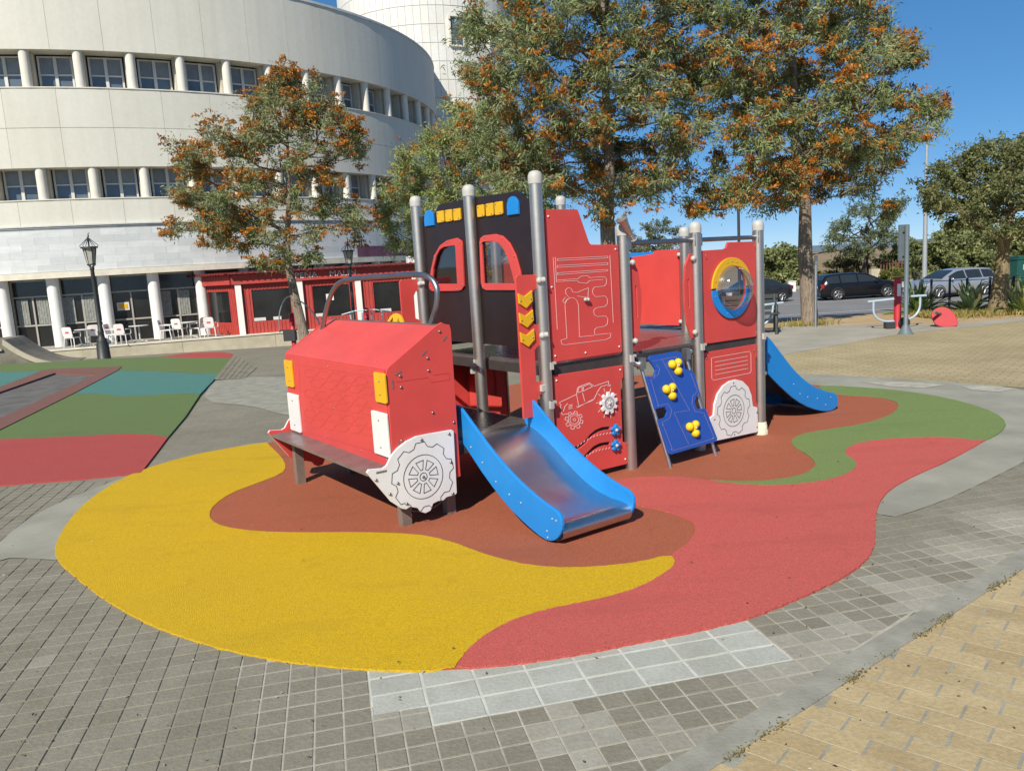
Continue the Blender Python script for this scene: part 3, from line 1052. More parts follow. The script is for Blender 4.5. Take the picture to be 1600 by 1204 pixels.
# columns, windows, piers
cm = MB().lathe([(.20, 0), (.20, 1.55)], 16).mesh('column', M['column'])
wf = MB()
ww, wh = 1.28, 1.44
for x in (-ww / 2, 0, ww / 2): wf.box((x, 0, wh / 2), (.08 if x else .13, .09, wh))
for z in (.03, wh * .47, wh - .03): wf.box((0, .003, z), (ww, .07, .06))
wfm = wf.mesh('window', M['alu'])
pane = {}
for q, (z0, z1, mt) in enumerate(((.06, wh * .47 - .03, 'wglass'), (wh * .47 + .03, wh - .06, 'wblind'))):
    pane[q] = MB().box((0, .03, (z0 + z1) / 2), (ww / 2 - .11, .02, z1 - z0)).mesh('pane', M[mt])
pier = MB().box((0, 0, .78), (.44, .55, 1.55)).mesh('pier', M['pier'])
for fl, (z0) in enumerate((10.29, 5.69)):
    for k in KS:
        a = A00 + STEP * k
        link('column', cm, bld, ((BR - .24) * math.sin(R(a)), -(BR - .24) * math.cos(R(a)), z0 - BZ0 - .02), 0)
        link('pier', pier, bld, ((BR - .78) * math.sin(R(a)), -(BR - .78) * math.cos(R(a)), z0 - BZ0 - .02), R(a))
        b = a + STEP / 2
        w = link('window', wfm, bld, ((BR - .95) * math.sin(R(b)), -(BR - .95) * math.cos(R(b)), z0 - BZ0 + .02), R(b))
        for q in (0, 1):
            for s in (-1, 1):
                link('pane', pane[q], w, (s * (ww / 4 + .01), 0, 0))
    arc_full('window_wall', BR - 1.5, BR - 1.02, z0, z0 + 1.55, -50, 165, M['dglass'], bld)
# ground floor: pillars, glazing, doors
gc = MB().lathe([(.25, 0), (.25, 3.05)], 20).mesh('pillar', M['white_col'])
gf = MB()
GW, GH = 1.62, 3.0
for x in (-GW / 2, GW / 2, 0): gf.box((x, 0, GH * .38 if x == 0 else GH / 2), (.07, .09, GH * .76 if x == 0 else GH))
for z in (.035, 1.02, 2.27, GH - .03): gf.box((0, .004, z), (GW, .08, .07))
gfm = gf.mesh('shop_window', M['dalu'])
pa = MB().box((0, .03, .52), (GW / 2 - .1, .02, .9)).mesh('pane', M['dglass'])
pb = MB().box((0, .03, 1.645), (GW / 2 - .1, .02, 1.16)).mesh('pane', M['dglass'])
pc = MB().box((0, .03, 2.63), (GW - .1, .02, .62)).mesh('pane', M['dglass'])
cu = MB()
for k in range(9): cu.tube([(-.30 + k * .052, .0 + .012 * (k % 2), .0), (-.30 + k * .052, .012 * (k % 2), 1.1)], .03, 6)
cum = cu.mesh('curtain', M['curtain'])
for k in range(-6, 16):
    a = A00 - .5 + STEP * k
    link('pillar', gc, bld, ((BR - .34) * math.sin(R(a)), -(BR - .34) * math.cos(R(a)), 0), 0)
    b = a + STEP / 2
    w = link('shop_window', gfm, bld, ((BR - .75) * math.sin(R(b)), -(BR - .75) * math.cos(R(b)), .01), R(b))
    for s in (-1, 1):
        link('pane', pa, w, (s * (GW / 4), 0, 0))
        link('pane', pb, w, (s * (GW / 4), 0, 0))
        if k != 1: link('curtain', cum, w, (s * GW / 4 + (0.06 if k % 2 else -.06), -.02, 1.07))
    link('pane', pc, w)
arc_full('ground_floor_wall', BR - 1.5, BR - .78, -1.2, 2.40, -50, 165, M['dglass'], bld)
# framed notice in the glazed door
b = A00 - .5 + STEP * 1.5
nf = MB().box((0, 0, 0), (.50, .03, .36)).build('notice_frame', M['lettering'], bld, ((BR - .84 + .02) * math.sin(R(b - .95)), -(BR - .84 + .06) * math.cos(R(b - .95)) - .06, 1.62), R(b))
MB().box((0, -.02, 0), (.34, .02, .2)).build('notice', M['yellow'], nf)
# banner with lettering on the fascia
ban = MB()
ba0, ba1 = 54.2, 71
bm = arc_panel('banner', BR + .13, BR + .16, 2.67, 3.22, ba0, ba1, M['banner'], 10)
link('banner', bm, bld)


def text(name, s, size, mat, parent, loc, rot, th=.015, sx=1.0):
    cu = bpy.data.curves.new(name, 'FONT')
    cu.body = s
    cu.size = size
    cu.extrude = th
    ob = bpy.data.objects.new(name, cu)
    me = bpy.data.meshes.new_from_object(ob)
    bpy.data.objects.remove(ob); bpy.data.curves.remove(cu)
    me.materials.clear(); me.materials.append(mat)
    o = link(name, me, parent, loc)
    o.rotation_euler = rot
    o.scale = (sx, 1, 1)
    return o


for i, ch in enumerate('TEATRO'):
    a = 61.7 + i * .86
    text('banner_letter', ch, .40, M['lettering'], bld, ((BR + .18) * math.sin(R(a)), -(BR + .18) * math.cos(R(a)), 2.80 - BZ0), (math.pi / 2, 0, R(a)), .006, .85)

# terrace wall and floor
TZ = -.60
w0, w1 = G(60, 549, TZ), G(420, 520.5, TZ)
wd = (w1 - w0)[:2]; wl = np.hypot(*wd); wd = wd / wl
wn_ = np.array([wd[1], -wd[0]])
if wn_[1] > 0: wn_ = -wn_
P0 = w0[:2] - wd * 14; P1 = w0[:2] + wd * (wl + 12)
tw = thing('terrace_wall', 'low stained cream terrace wall in front of the cafe', 'wall', (P0[0], P0[1], -1.23), math.atan2(wd[1], wd[0]))
LW = float(np.hypot(*(P1 - P0)))
nseg = 9
for k in range(nseg):
    L = LW / nseg
    MB().box(((k + .5) * L, .11, .29), (L - (.02 if k % 3 == 2 else .004), .22, .60)).build('wall_block', M['wallc'], tw)
    MB().box(((k + .5) * L, .11, .62), (L - .006, .30, .06)).build('coping', M['ledge'], tw)
tf = MB()
wlen = [P0 + wd * 0, P1, P1 - wn_ * 14, P0 - wn_ * 14]
tag(slab('terrace_floor', [tuple(q + (-wn_) * (.2 if i < 2 else 0)) for i, q in enumerate(wlen)], TZ + .0, M['path']), kind='structure')

# the red cafe extension
kA = D(318, 520, 38.2); kB = D(374, 520, 35.9); kC = D(700, 520, 38.4)
kA, kB, kC = (np.array([q[0], q[1]]) for q in (kA, kB, kC))
kio = thing('cafe_extension', 'red corrugated cafe extension with dark windows and white posts', 'cafe', (kB[0], kB[1], TZ), 0)


def klocal(p): return np.array([p[0] - kB[0], p[1] - kB[1]])


def kwall(pa_, pb_, wins, posts, htop):
    a, b = klocal(pa_), klocal(pb_)
    L = float(np.hypot(*(b - a))); an = math.atan2(b[1] - a[1], b[0] - a[0])
    holes = [[(x0, z0), (x1, z0), (x1, z1), (x0, z1)] for x0, x1, z0, z1 in wins]
    exv = (math.cos(an), math.sin(an), 0)
    plate('wall_panel', [(0, 0), (L, 0), (L, htop), (0, htop)], (a[0], a[1], 0), exv, (0, 0, 1), .08, M['kiosk'], kio, holes, .002)
    n = Vector(exv).cross(Vector((0, 0, 1)))
    rb = MB()
    for k in range(int(L / .16)):
        x = .08 + k * .16
        seg = [(0, htop)]
        for x0, x1, z0, z1 in wins:
            if x0 - .04 < x < x1 + .04: seg = [(0, z0 - .03), (z1 + .03, htop)]
        for s0, s1 in seg:
            c = Vector((a[0], a[1], 0)) + Vector(exv) * x + n * .05
            rb.box((c.x, c.y, (s0 + s1) / 2), (.07, .03, s1 - s0 - .01), Matrix.Rotation(an, 3, 'Z'))
    tag(rb.build('corrugation', M['kiosk'], kio), kind='stuff')
    for x0, x1, z0, z1 in wins:
        c = Vector((a[0], a[1], 0)) + Vector(exv) * ((x0 + x1) / 2) - n * .02
        MB().box((c.x, c.y, (z0 + z1) / 2), (x1 - x0, .02, z1 - z0), Matrix.Rotation(an, 3, 'Z')).build('window', M['dglass'], kio)
    for x in posts:
        c = Vector((a[0], a[1], 0)) + Vector(exv) * x + n * .13
        MB().box((c.x, c.y, 1.18), (.26, .16, 2.36), Matrix.Rotation(an, 3, 'Z')).build('post', M['white_col'], kio)
    return L, an, a, n


HT = 2.62
L0, an0, a0_, n0 = kwall(kA, kB, [(.9, 2.9, .55, 1.95)], [], HT)
Lf = float(np.hypot(*(kC - kB)))
L1, an1, a1_, n1 = kwall(kB, kC, [(.7, 2.35, .55, 1.95), (3.35, 5.0, .55, 1.95), (6.1, 7.6, .55, 1.95), (8.5, 9.8, .55, 1.95)], [.16, 2.8, 5.4, 8.05], HT)
# fascia with lettering and corrugated roof
for (L, an, a, n) in ((L0, an0, a0_, n0), (L1, an1, a1_, n1)):
    exv = Vector((math.cos(an), math.sin(an), 0))
    c = Vector((a[0], a[1], 0)) + exv * L / 2 + n * .24
    MB().box((c.x, c.y, 2.46), (L + .2, .05, .42), Matrix.Rotation(an, 3, 'Z')).build('fascia', M['kiosk'], kio)
    rf = MB()
    c = Vector((a[0], a[1], 0)) + exv * L / 2 - n * 1.1
    rf.box((c.x, c.y, 2.72), (L + .4, 3.3, .05), Matrix.Rotation(an, 3, 'Z'))
    for k in range(int(L / .25)):
        p = Vector((a[0], a[1], 2.74)) + exv * (k * .25 + .1)
        rf.tube([p + n * .58, p - n * 2.6], .06, 6)
    rf.build('roof', M['kiosk_dk'], kio)
exv = Vector((math.cos(an1), math.sin(an1), 0))
for s, x in (('PEÑA', 2.62), ('MALIN', 4.15)):
    p = Vector((a1_[0], a1_[1], 2.36)) + exv * x + n1 * .275
    text('lettering', s, .36, M['lettering'], kio, p, (math.pi / 2, 0, an1), .012, 1.15)

p = Vector((a1_[0], a1_[1], 1.42)) + exv * 4.1 + n1 * .02
MB().box(p, (.34, .02, .3), Matrix.Rotation(an1, 3, 'Z')).build('notice', M['white'], kio)
p = Vector((a1_[0], a1_[1], 2.92)) + exv * 8.2 + n1 * .1
MB().box(p, (.9, .5, .34), Matrix.Rotation(an1, 3, 'Z')).build('roof_unit', M['white'], kio)
for x, w_ in ((.95, .5), (1.7, .35), (3.6, .4), (6.6, .5)):
    p = Vector((a1_[0], a1_[1], .64)) + exv * x + n1 * .02
    MB().box(p, (w_, .05, .14), Matrix.Rotation(an1, 3, 'Z')).build('sill_clutter', M['lettering'], kio)

# ------------------------------------------------------------------ the white tower behind
dl, dr_ = ray(531, 60), ray(797, 60)
al, ar = math.atan2(dl[0], dl[1]), math.atan2(dr_[0], dr_[1])
TD = 64.0
TR = TD * math.sin((ar - al) / 2)
am = (al + ar) / 2
TX, TY = TD * math.sin(am), TD * math.cos(am)
tower = thing('round_tower', 'tall white tiled round tower behind the curved building', 'tower', (TX, TY, -1.25))
MB().lathe([(TR - .03, 0), (TR - .03, 31.0), (.1, 31.0)], 72).build('core', M['tower_joint'], tower)
ncol = 76
da = 360 / ncol
tz0, th_ = 6.2, 1.21


def tower_tile(r0, r1, h, dd):
    v = []; f = []
    for k in range(2):
        a = R(-dd / 2 + dd * k)
        for r, z in ((r0, 0), (r1, 0), (r1, h), (r0, h)): v.append((r * math.sin(a), -r * math.cos(a), z))
    for q in range(4): f.append((q, 4 + q, 4 + (q + 1) % 4, (q + 1) % 4))
    f += [(0, 1, 2, 3), (7, 6, 5, 4)]
    return v, f


tv_, tf_ = tower_tile(TR - .06, TR, th_ - .035, da - .22)
ttm = newmesh('wall_tile', tv_, tf_, M['towertile'])
face = -math.degrees(am)       # direction from the tower to the camera
wins = []
for (px, py, w, h) in ((713, 49, 1.05, 1.95), (771, 55, 1.05, 1.95)):
    d = ray(px, py); a_ = d[0] ** 2 + d[1] ** 2; b_ = -(d[0] * TX + d[1] * TY); c_ = TX * TX + TY * TY - TR * TR
    t = (-b_ - math.sqrt(max(0, b_ * b_ - a_ * c_))) / a_
    X = CAM + d * t
    wins.append((math.degrees(math.atan2(X[0] - TX, -(X[1] - TY))), X[2] + 1.25, w, h))
restv = []; restf = []
tw_list = []
for row in range(20):
    for c in range(ncol):
        a = -180 + c * da
        z = tz0 + row * th_
        skip = False
        for wa, wz, w, h in wins:
            if abs((a - wa + 180) % 360 - 180) < math.degrees(w / 2 / TR) + da * .42 and z + th_ > wz - h / 2 + .3 and z < wz + h / 2 - .3: skip = True
        if skip: continue
        if -80 < a < 40 and row < 15 and len(tw_list) < 330: tw_list.append((a, z))
        else:
            ca, sa = math.cos(R(a)), math.sin(R(a))
            b0 = len(restv)
            restv += [(p[0] * ca - p[1] * sa, p[0] * sa + p[1] * ca, p[2] + z) for p in tv_]
            restf += [tuple(b0 + i for i in q) for q in tf_]
for a, z in tw_list[:300]: link('wall_tile', ttm, tower, (0, 0, z), R(a))
for a, z in tw_list[300:]:
    ca, sa = math.cos(R(a)), math.sin(R(a))
    b0 = len(restv)
    restv += [(p[0] * ca - p[1] * sa, p[0] * sa + p[1] * ca, p[2] + z) for p in tv_]
    restf += [tuple(b0 + i for i in q) for q in tf_]
tag(link('wall_tiles', newmesh('wall_tiles', restv, restf, M['towertile']), tower), kind='stuff')
for wa, wz, w, h in wins:
    fr = MB()
    for x in (-w / 2, w / 2): fr.box((x, 0, 0), (.14, .35, h))
    for z in (-h / 2, h / 2): fr.box((0, .002, z), (w, .34, .12))
    fr.box((0, .06, 0), (.07, .1, h))
    wo = fr.build('window', M['column'], tower, ((TR + .0) * math.sin(R(wa)), -(TR + .0) * math.cos(R(wa)), wz), R(wa))
    MB().box((0, .0, 0), (w - .14, .04, h - .12)).build('pane', M['wglass'], wo)

# ------------------------------------------------------------------ the play truck
TX0, TY0, TTH = .2724, 6.3382, .6144
SU, WV = .90, .95
HTALL, HLOW = 2.55, 2.13
tr = thing('play_truck', 'red and black wooden-panel play truck with blue slides and steel posts', 'playground', (TX0, TY0, 0), TTH)
tr['label'] = 'red and black climbing truck with two blue slides and steel posts'
_c, _s = math.cos(TTH), math.sin(TTH)


def loc3(P):
    dx, dy = P[0] - TX0, P[1] - TY0
    return Vector((dx * _c + dy * _s, -dx * _s + dy * _c, P[2]))


CL = loc3(CAM)


def onplane(x, y, o, n):
    d = loc3(CAM + ray(x, y)) - CL
    o = Vector(o); n = Vector(n)
    return CL + d * ((o - CL).dot(n) / d.dot(n))


def P2(px, o, ex, ey):
    """pixels to plane coordinates"""
    ex = Vector(ex).normalized(); ey = Vector(ey).normalized(); n = ex.cross(ey); o = Vector(o)
    out = []
    for q in px:
        p = onplane(q[0], q[1], o, n) - o
        out.append((p.dot(ex), p.dot(ey)))
    return out


UX, VX, ZX = (1, 0, 0), (0, -1, 0), (0, 0, 1)      # side panels face -v (ex=u), front panels face -u (ex=-v)
zm = lambda L, ox, oy, k: [(ox + a * k, oy + b * k) for a, b in L]


def spanel(name, pts, v, th, mat, parent=tr, holes=(), bev=.003):
    return plate(name, pts, (0, v, 0), UX, ZX, th, mat, parent, holes, bev)


def fpanel(name, pts, u, th, mat, parent=tr, holes=(), bev=.003):     # pts in (v, z)
    return plate(name, [(-a, b) for a, b in pts], (u, 0, 0), VX, ZX, th, mat, parent, [[(-a, b) for a, b in h] for h in holes], bev)


def bolts(parent, pts, o, ex, ey, r=.009, mat=None):
    Mx = basis(o, ex, ey)
    mb = MB()
    for a, b in pts:
        i0 = len(mb.v)
        mb.lathe([(r, 0), (r, r * .5), (r * .6, r * .9), (.0005, r * 1.0)], 8, (a, b, 0))
        mb.v[i0:] = [tuple(Mx @ Vector(p)) for p in mb.v[i0:]]
    return tag(mb.build('bolts', mat or M['bolt'], parent), kind='stuff')


# posts
def post(u, v, h, foot=False):
    p = MB().tube([(0, 0, -.02), (0, 0, h - .09)], .0525, 24).build('post', M['steel'], tr, (u, v, 0))
    MB().lathe([(.056, h - .10), (.0575, h - .06), (.055, h - .035), (.043, h - .012), (.022, h - .002), (.0005, h)], 24).build('cap', M['cap'], p)
    if foot:
        MB().lathe([(.074, .0), (.072, .05), (.066, .055), (.066, .10), (.062, .105), (.060, .13), (.052, .135)], 20).build('foot_wrap', M['wrap'], p)
    return p


for u, v, h, ft in ((0, 0, HTALL, 0), (0, WV, HTALL, 0), (0, 2 * WV, HTALL, 0), (SU, 2 * WV, HTALL, 0), (2 * SU, 2 * WV, HTALL, 0),
                    (SU, 0, HLOW, 0), (2 * SU, 0, HLOW, 0), (3 * SU, 0, HLOW, 1), (3 * SU, WV, HLOW, 0), (3 * SU, 2 * WV, HLOW, 0)):
    post(u, v, h, ft)

# decks
DZ = 1.03
dk = MB()
dk.box((1.38, .95, DZ - .012), (2.56, 1.86, .024))
deck = dk.build('deck', M['deck'], tr)
fr_ = MB()
for (c, d) in (((1.38, .03, DZ - .065), (2.56, .05, .08)), ((1.38, 1.87, DZ - .065), (2.56, .05, .08)), ((.11, .95, DZ - .065), (.04, 1.78, .08)), ((2.64, .95, DZ - .065), (.04, 1.78, .08)), ((.9, .95, DZ - .066), (.06, 1.78, .08)), ((1.8, .95, DZ - .066), (.06, 1.78, .08))):
    fr_.box(c, d)
fr_.build('deck_frame', M['dark_edge'], deck)
LZ = .56
ld = MB().box((-.42, .95, LZ - .012), (.84, 1.82, .024)).build('lower_deck', M['deck'], tr)
lf = MB()
for (c, d) in (((-.42, .06, LZ - .065), (.84, .05, .08)), ((-.42, 1.84, LZ - .065), (.84, .05, .08)), ((-.02, .95, LZ - .065), (.04, 1.7, .08)), ((-.82, .95, LZ - .065), (.04, 1.7, .08))): lf.box(c, d)
lf.build('deck_frame', M['dark_edge'], ld)

# side wall between the first two posts, above and below the deck
up = spanel('side_panel', [(.065, 2.255), (.40, 2.252), (.415, 2.235), (.515, 1.985), (.535, 1.968), (.835, 1.955), (.835, 1.86), (.835, 1.20), (.835, 1.05), (.065, 1.05)], 0, .022, M['red'])
FV = -.0118
tx = lambda px: P2(px, (0, FV, 0), UX, ZX)
Z2 = lambda L: zm(L, 860, 320, .21595)
ex_lines = [[(50, 390), (415, 372), (415, 385), (50, 404), (50, 390)], [(50, 440), (415, 420), (415, 433), (50, 454), (50, 440)], [(52, 492), (415, 468), (415, 480), (52, 506), (52, 492)],
            [(52, 545), (200, 535), (220, 517), (270, 513), (283, 527), (390, 520), (405, 535), (405, 570), (390, 588), (320, 595), (305, 615), (305, 640), (325, 665), (395, 660), (412, 680), (412, 715), (395, 735), (330, 745), (312, 765), (318, 795), (340, 808), (400, 805), (415, 825), (412, 860), (395, 878), (335, 888), (318, 905), (322, 940), (420, 930), (438, 930), (432, 960), (400, 975), (110, 1012), (85, 1010), (75, 980), (120, 965)],
            [(20, 380), (50, 900)], [(35, 378), (44, 560)], [(430, 365), (455, 850)], [(52, 556), (195, 548), (205, 562), (265, 568), (285, 548), (380, 540)],
            [(120, 965), (105, 720), (120, 690), (140, 675), (165, 672), (190, 690), (203, 725), (210, 955), (315, 945)], [(140, 675), (112, 645), (110, 615), (130, 600), (150, 605), (160, 630), (190, 635)], [(110, 668), (88, 695), (100, 710), (125, 680)], [(190, 635), (275, 600), (272, 670), (195, 660)]]
strokes('engraving', [tx(Z2(L)) for L in ex_lines], (0, FV, 0), UX, ZX, .0028, M['white_line'], up, .0016)
kn = MB()
p = tx(Z2([(243, 685)]))[0]; kn.ball((p[0], FV - .02, p[1]), .016, 10, 6)
p2_ = tx(Z2([(262, 685)]))[0]; kn.ball((p2_[0], FV - .02, p2_[1]), .016, 10, 6)
kn.build('knob', M['cap'], up)
bolts(up, [(.1, 1.1), (.8, 1.1), (.8, 1.92), (.1, 2.2), (.1, 1.65), (.42, 1.09)], (0, FV, 0), UX, ZX, .008, M['white'])

lo_out = [(.07, .945), (.835, .935), (.835, .83), (.80, .80), (.80, .27), (.845, .25), (.85, .062), (.07, .075)]
slot1 = tx(zm([(190, 935), (250, 915), (320, 885), (380, 840), (440, 770), (500, 720), (570, 690), (660, 680), (660, 715), (620, 718), (560, 735), (490, 770), (430, 825), (380, 880), (320, 925), (260, 950), (200, 960)], 860, 570, .14115))
slot2 = tx(zm([(285, 1070), (350, 1030), (420, 960), (480, 900), (550, 865), (660, 848), (660, 888), (610, 890), (550, 910), (490, 945), (440, 990), (400, 1030), (350, 1075), (310, 1110)], 860, 570, .14115))
lo = spanel('side_panel', lo_out, 0, .022, M['red'], tr, [slot1, slot2])
Z5 = lambda L: zm(L, 860, 570, .14115)
trk = [[(290, 325), (100, 415), (105, 430), (120, 440), (110, 455), (130, 550), (190, 540)], [(290, 325), (300, 255), (320, 240), (430, 198), (485, 235), (645, 180), (640, 215), (665, 220), (660, 235), (620, 222), (560, 240), (520, 300), (485, 375), (300, 470)], [(315, 465), (290, 330)], [(300, 300), (318, 250), (350, 240), (352, 290), (308, 305)], [(365, 240), (430, 210), (465, 240), (362, 290), (365, 240)],
       [(355, 310), (380, 400)], [(145, 510), (160, 460), (190, 428)], [(205, 450), (240, 438)], [(203, 468), (243, 453)], [(203, 488), (243, 473)], [(300, 470), (290, 460)], [(485, 375), (470, 390), (320, 455)]]
gl = tx(Z5(gear(262, 612, 100, 8, 30)))
gc1 = tx(Z5(circle(265, 605, 68, 20))); gc2 = tx(Z5(circle(265, 605, 48, 20))); gc3 = tx(Z5(circle(265, 605, 15, 10)))
trl = [tx(Z5(L)) for L in trk] + [gl + gl[:1], gc1 + gc1[:1], gc2 + gc2[:1], gc3 + gc3[:1]]
for k in range(10):
    a = 2 * math.pi * k / 10
    trl.append(tx(Z5([(630 + 105 * math.cos(a) * .95, 420 + 135 * math.sin(a)), (630 + 130 * math.cos(a) * .95, 420 + 170 * math.sin(a))])))
for k in range(13):      # ticks along the slots
    t = k / 12
    q = (225 + 430 * t, 960 - 200 * t - 50 * math.sin(3.1 * t)); trl.append(tx(Z5([(q[0], q[1] + 4), (q[0] + 14, q[1] - 14)])))
    if k > 2:
        q = (215 + 430 * t, 1145 - 220 * t - 50 * math.sin(3.1 * t)); trl.append(tx(Z5([(q[0], q[1] + 4), (q[0] + 14, q[1] - 14)])))
strokes('engraving', trl, (0, FV, 0), UX, ZX, .0042, M['white_line'], lo, .0016)
for (px, py) in ((635, 420),):
    q = tx(Z5([(px, py)]))[0]
    gw = spanel('gear', gear(q[0], q[1], .098, 9, .026), FV - .012, .02, M['white'], lo)
    strokes('engraving', [circle(q[0], q[1], .052, 24) + [circle(q[0], q[1], .052, 24)[0]], circle(q[0], q[1], .042, 24) + [circle(q[0], q[1], .042, 24)[0]]] +
            [[(q[0] + .02 * math.cos(k), q[1] + .02 * math.sin(k)), (q[0] + .034 * math.cos(k), q[1] + .034 * math.sin(k))] for k in range(6)], (0, FV - .0222, 0), UX, ZX, .0035, M['black_line'], gw, .0012)
    MB().ball((q[0], FV - .024, q[1]), .014, 10, 6).build('knob', M['cap'], gw)
for (px, py) in ((705, 715), (708, 885)):
    q = tx(Z5([(px, py)]))[0]
    sk = spanel('star_knob', gear(q[0], q[1], .052, 5, .018), FV - .018, .026, M['blue'], lo, (), .006)
    MB().ball((q[0], FV - .034, q[1]), .015, 10, 6).build('knob_cap', M['cap'], sk)
bolts(lo, [(.10, .9), (.8, .9), (.82, .11), (.1, .12)], (0, FV, 0), UX, ZX, .008, M['white'])

# side wall at the rear: porthole above, wheel below
PC = (2.272, 1.50)
ru = spanel('porthole_panel', [(1.865, 1.866), (2.18, 1.868), (2.215, 1.88), (2.23, 1.915), (2.25, 1.93), (2.64, 1.925), (2.64, 1.0), (1.865, 1.005)], 0, .022, M['red'], tr, [circle(PC[0], PC[1], .215, 40)])
for nm, mt, a0, a1 in (('ring_upper', 'yellow', 2, 178), ('ring_lower', 'blue', 182, 358)):
    rg = circle(PC[0], PC[1], .287, 24, a0, a1) + circle(PC[0], PC[1], .212, 24, a1, a0)
    spanel(nm, rg, FV - .009, .018, M[mt], ru)
bolts(ru, [(PC[0] + .25 * math.cos(a), PC[1] + .25 * math.sin(a)) for a in (.3, 1.3, 1.57, 1.85, 2.85, 3.4, 4.4, 4.72, 5.0, 6.0)] + [(1.9, 1.82), (2.61, 1.89), (2.61, 1.04), (1.9, 1.04)], (0, FV - .0185, 0), UX, ZX, .006)
bub = MB()
nn, mm_ = 32, 10
for i in range(mm_ + 1):
    a = math.pi / 2 * i / mm_
    for k in range(nn):
        g_ = 2 * math.pi * k / nn
        bub.v.append((PC[0] + .213 * math.cos(a) * math.cos(g_), FV - .02 - .18 * math.sin(a), PC[1] + .213 * math.cos(a) * math.sin(g_)))
for i in range(mm_):
    for k in range(nn):
        bub.f.append((i * nn + k, i * nn + (k + 1) % nn, (i + 1) * nn + (k + 1) % nn, (i + 1) * nn + k)); bub.sm.append(True)
bub.build('bubble_window', M['clear'], ru)
rl = spanel('side_panel', [(1.865, .925), (2.64, .925), (2.645, .80), (2.625, .78), (2.625, .34), (2.645, .32), (2.645, .06), (1.90, .06)], 0, .022, M['red'])
arch = tx([(1112, 689), (1107.6, 652), (1113, 648), (1114, 632), (1119, 615), (1128, 602), (1138, 595), (1148, 592.5), (1158, 595), (1167, 604), (1172, 617), (1174, 634), (1181, 636), (1182.5, 674)])
wp = spanel('wheel_panel', arch, FV - .010, .02, M['white'], rl)
wc_ = tx([(1144, 641)])[0]


def wheel_art(cx, cy, k, v, parent, mat, tilt=0):
    L = []
    g1 = gear(cx, cy, .262 * k, 9, .035 * k); L.append(g1 + g1[:1])
    for r in (.165, .03):
        c = circle(cx, cy, r * k, 32); L.append(c + c[:1])
    for q in range(8):
        a = 2 * math.pi * q / 8 + .2
        d = .26
        tri = [(cx + rr * k * math.cos(a + s), cy + rr * k * math.sin(a + s)) for rr, s in ((.055, -d * .7), (.125, -d), (.125, d), (.055, d * .7))]
        L.append(tri + tri[:1])
    return strokes('engraving', L, (0, v, 0), UX, ZX, .0042, mat, parent, .0016)


wheel_art(wc_[0], wc_[1], .93, FV - .0205, wp, M['black_line'])
strokes('engraving', [[(1.97, .865), (2.53, .865), (2.55, .84), (2.55, .67), (2.53, .65), (1.99, .65), (1.97, .67), (1.97, .865)]] + [[(2.02, .82 - .04 * k), (2.5, .82 - .04 * k)] for k in range(4)], (0, FV, 0), UX, ZX, .0035, M['white_line'], rl, .0016)
bolts(rl, [(1.9, .87), (2.6, .87)], (0, FV, 0), UX, ZX, .008)
bolts(wp, [(wc_[0], wc_[1] + .275), (wc_[0], .085), (2.60, .25), (1.97, .28), (2.6, .1)], (0, FV - .0205, 0), UX, ZX, .008)

# windscreen wall
FU = .045
wl_o = [(1.855, 2.35), (1.70, 2.355), (1.62, 2.36), (1.585, 2.385), (1.54, 2.425), (1.45, 2.432), (.985, 2.440), (.985, 1.16), (1.855, 1.16)]
wr_o = [(.915, 2.440), (.42, 2.425), (.33, 2.43), (.25, 2.41), (.215, 2.37), (.19, 2.352), (.055, 2.35), (.055, 1.16), (.915, 1.16)]
fx = lambda px, du=0: [(-a, b) for a, b in P2(px, (FU + du, 0, 0), VX, ZX)]
Zf = lambda L: zm(L, 600, 250, .24917)
inL = fx(Zf([(318, 775), (325, 680), (345, 600), (365, 562), (390, 545), (455, 535), (463, 540), (475, 775)]))
inR = fx(Zf([(628, 520), (640, 512), (700, 508), (735, 520), (765, 555), (795, 620), (818, 700), (835, 772), (642, 772)]))
outL = fx(Zf([(285, 790), (298, 690), (318, 600), (355, 535), (400, 503), (460, 488), (488, 505), (494, 530), (506, 790), (490, 815), (470, 820), (310, 823), (292, 812)]), -.02)
outR = fx(Zf([(603, 515), (608, 490), (630, 473), (700, 464), (745, 475), (790, 520), (830, 600), (858, 700), (872, 790), (862, 810), (845, 816), (645, 816), (622, 803), (612, 770)]), -.02)
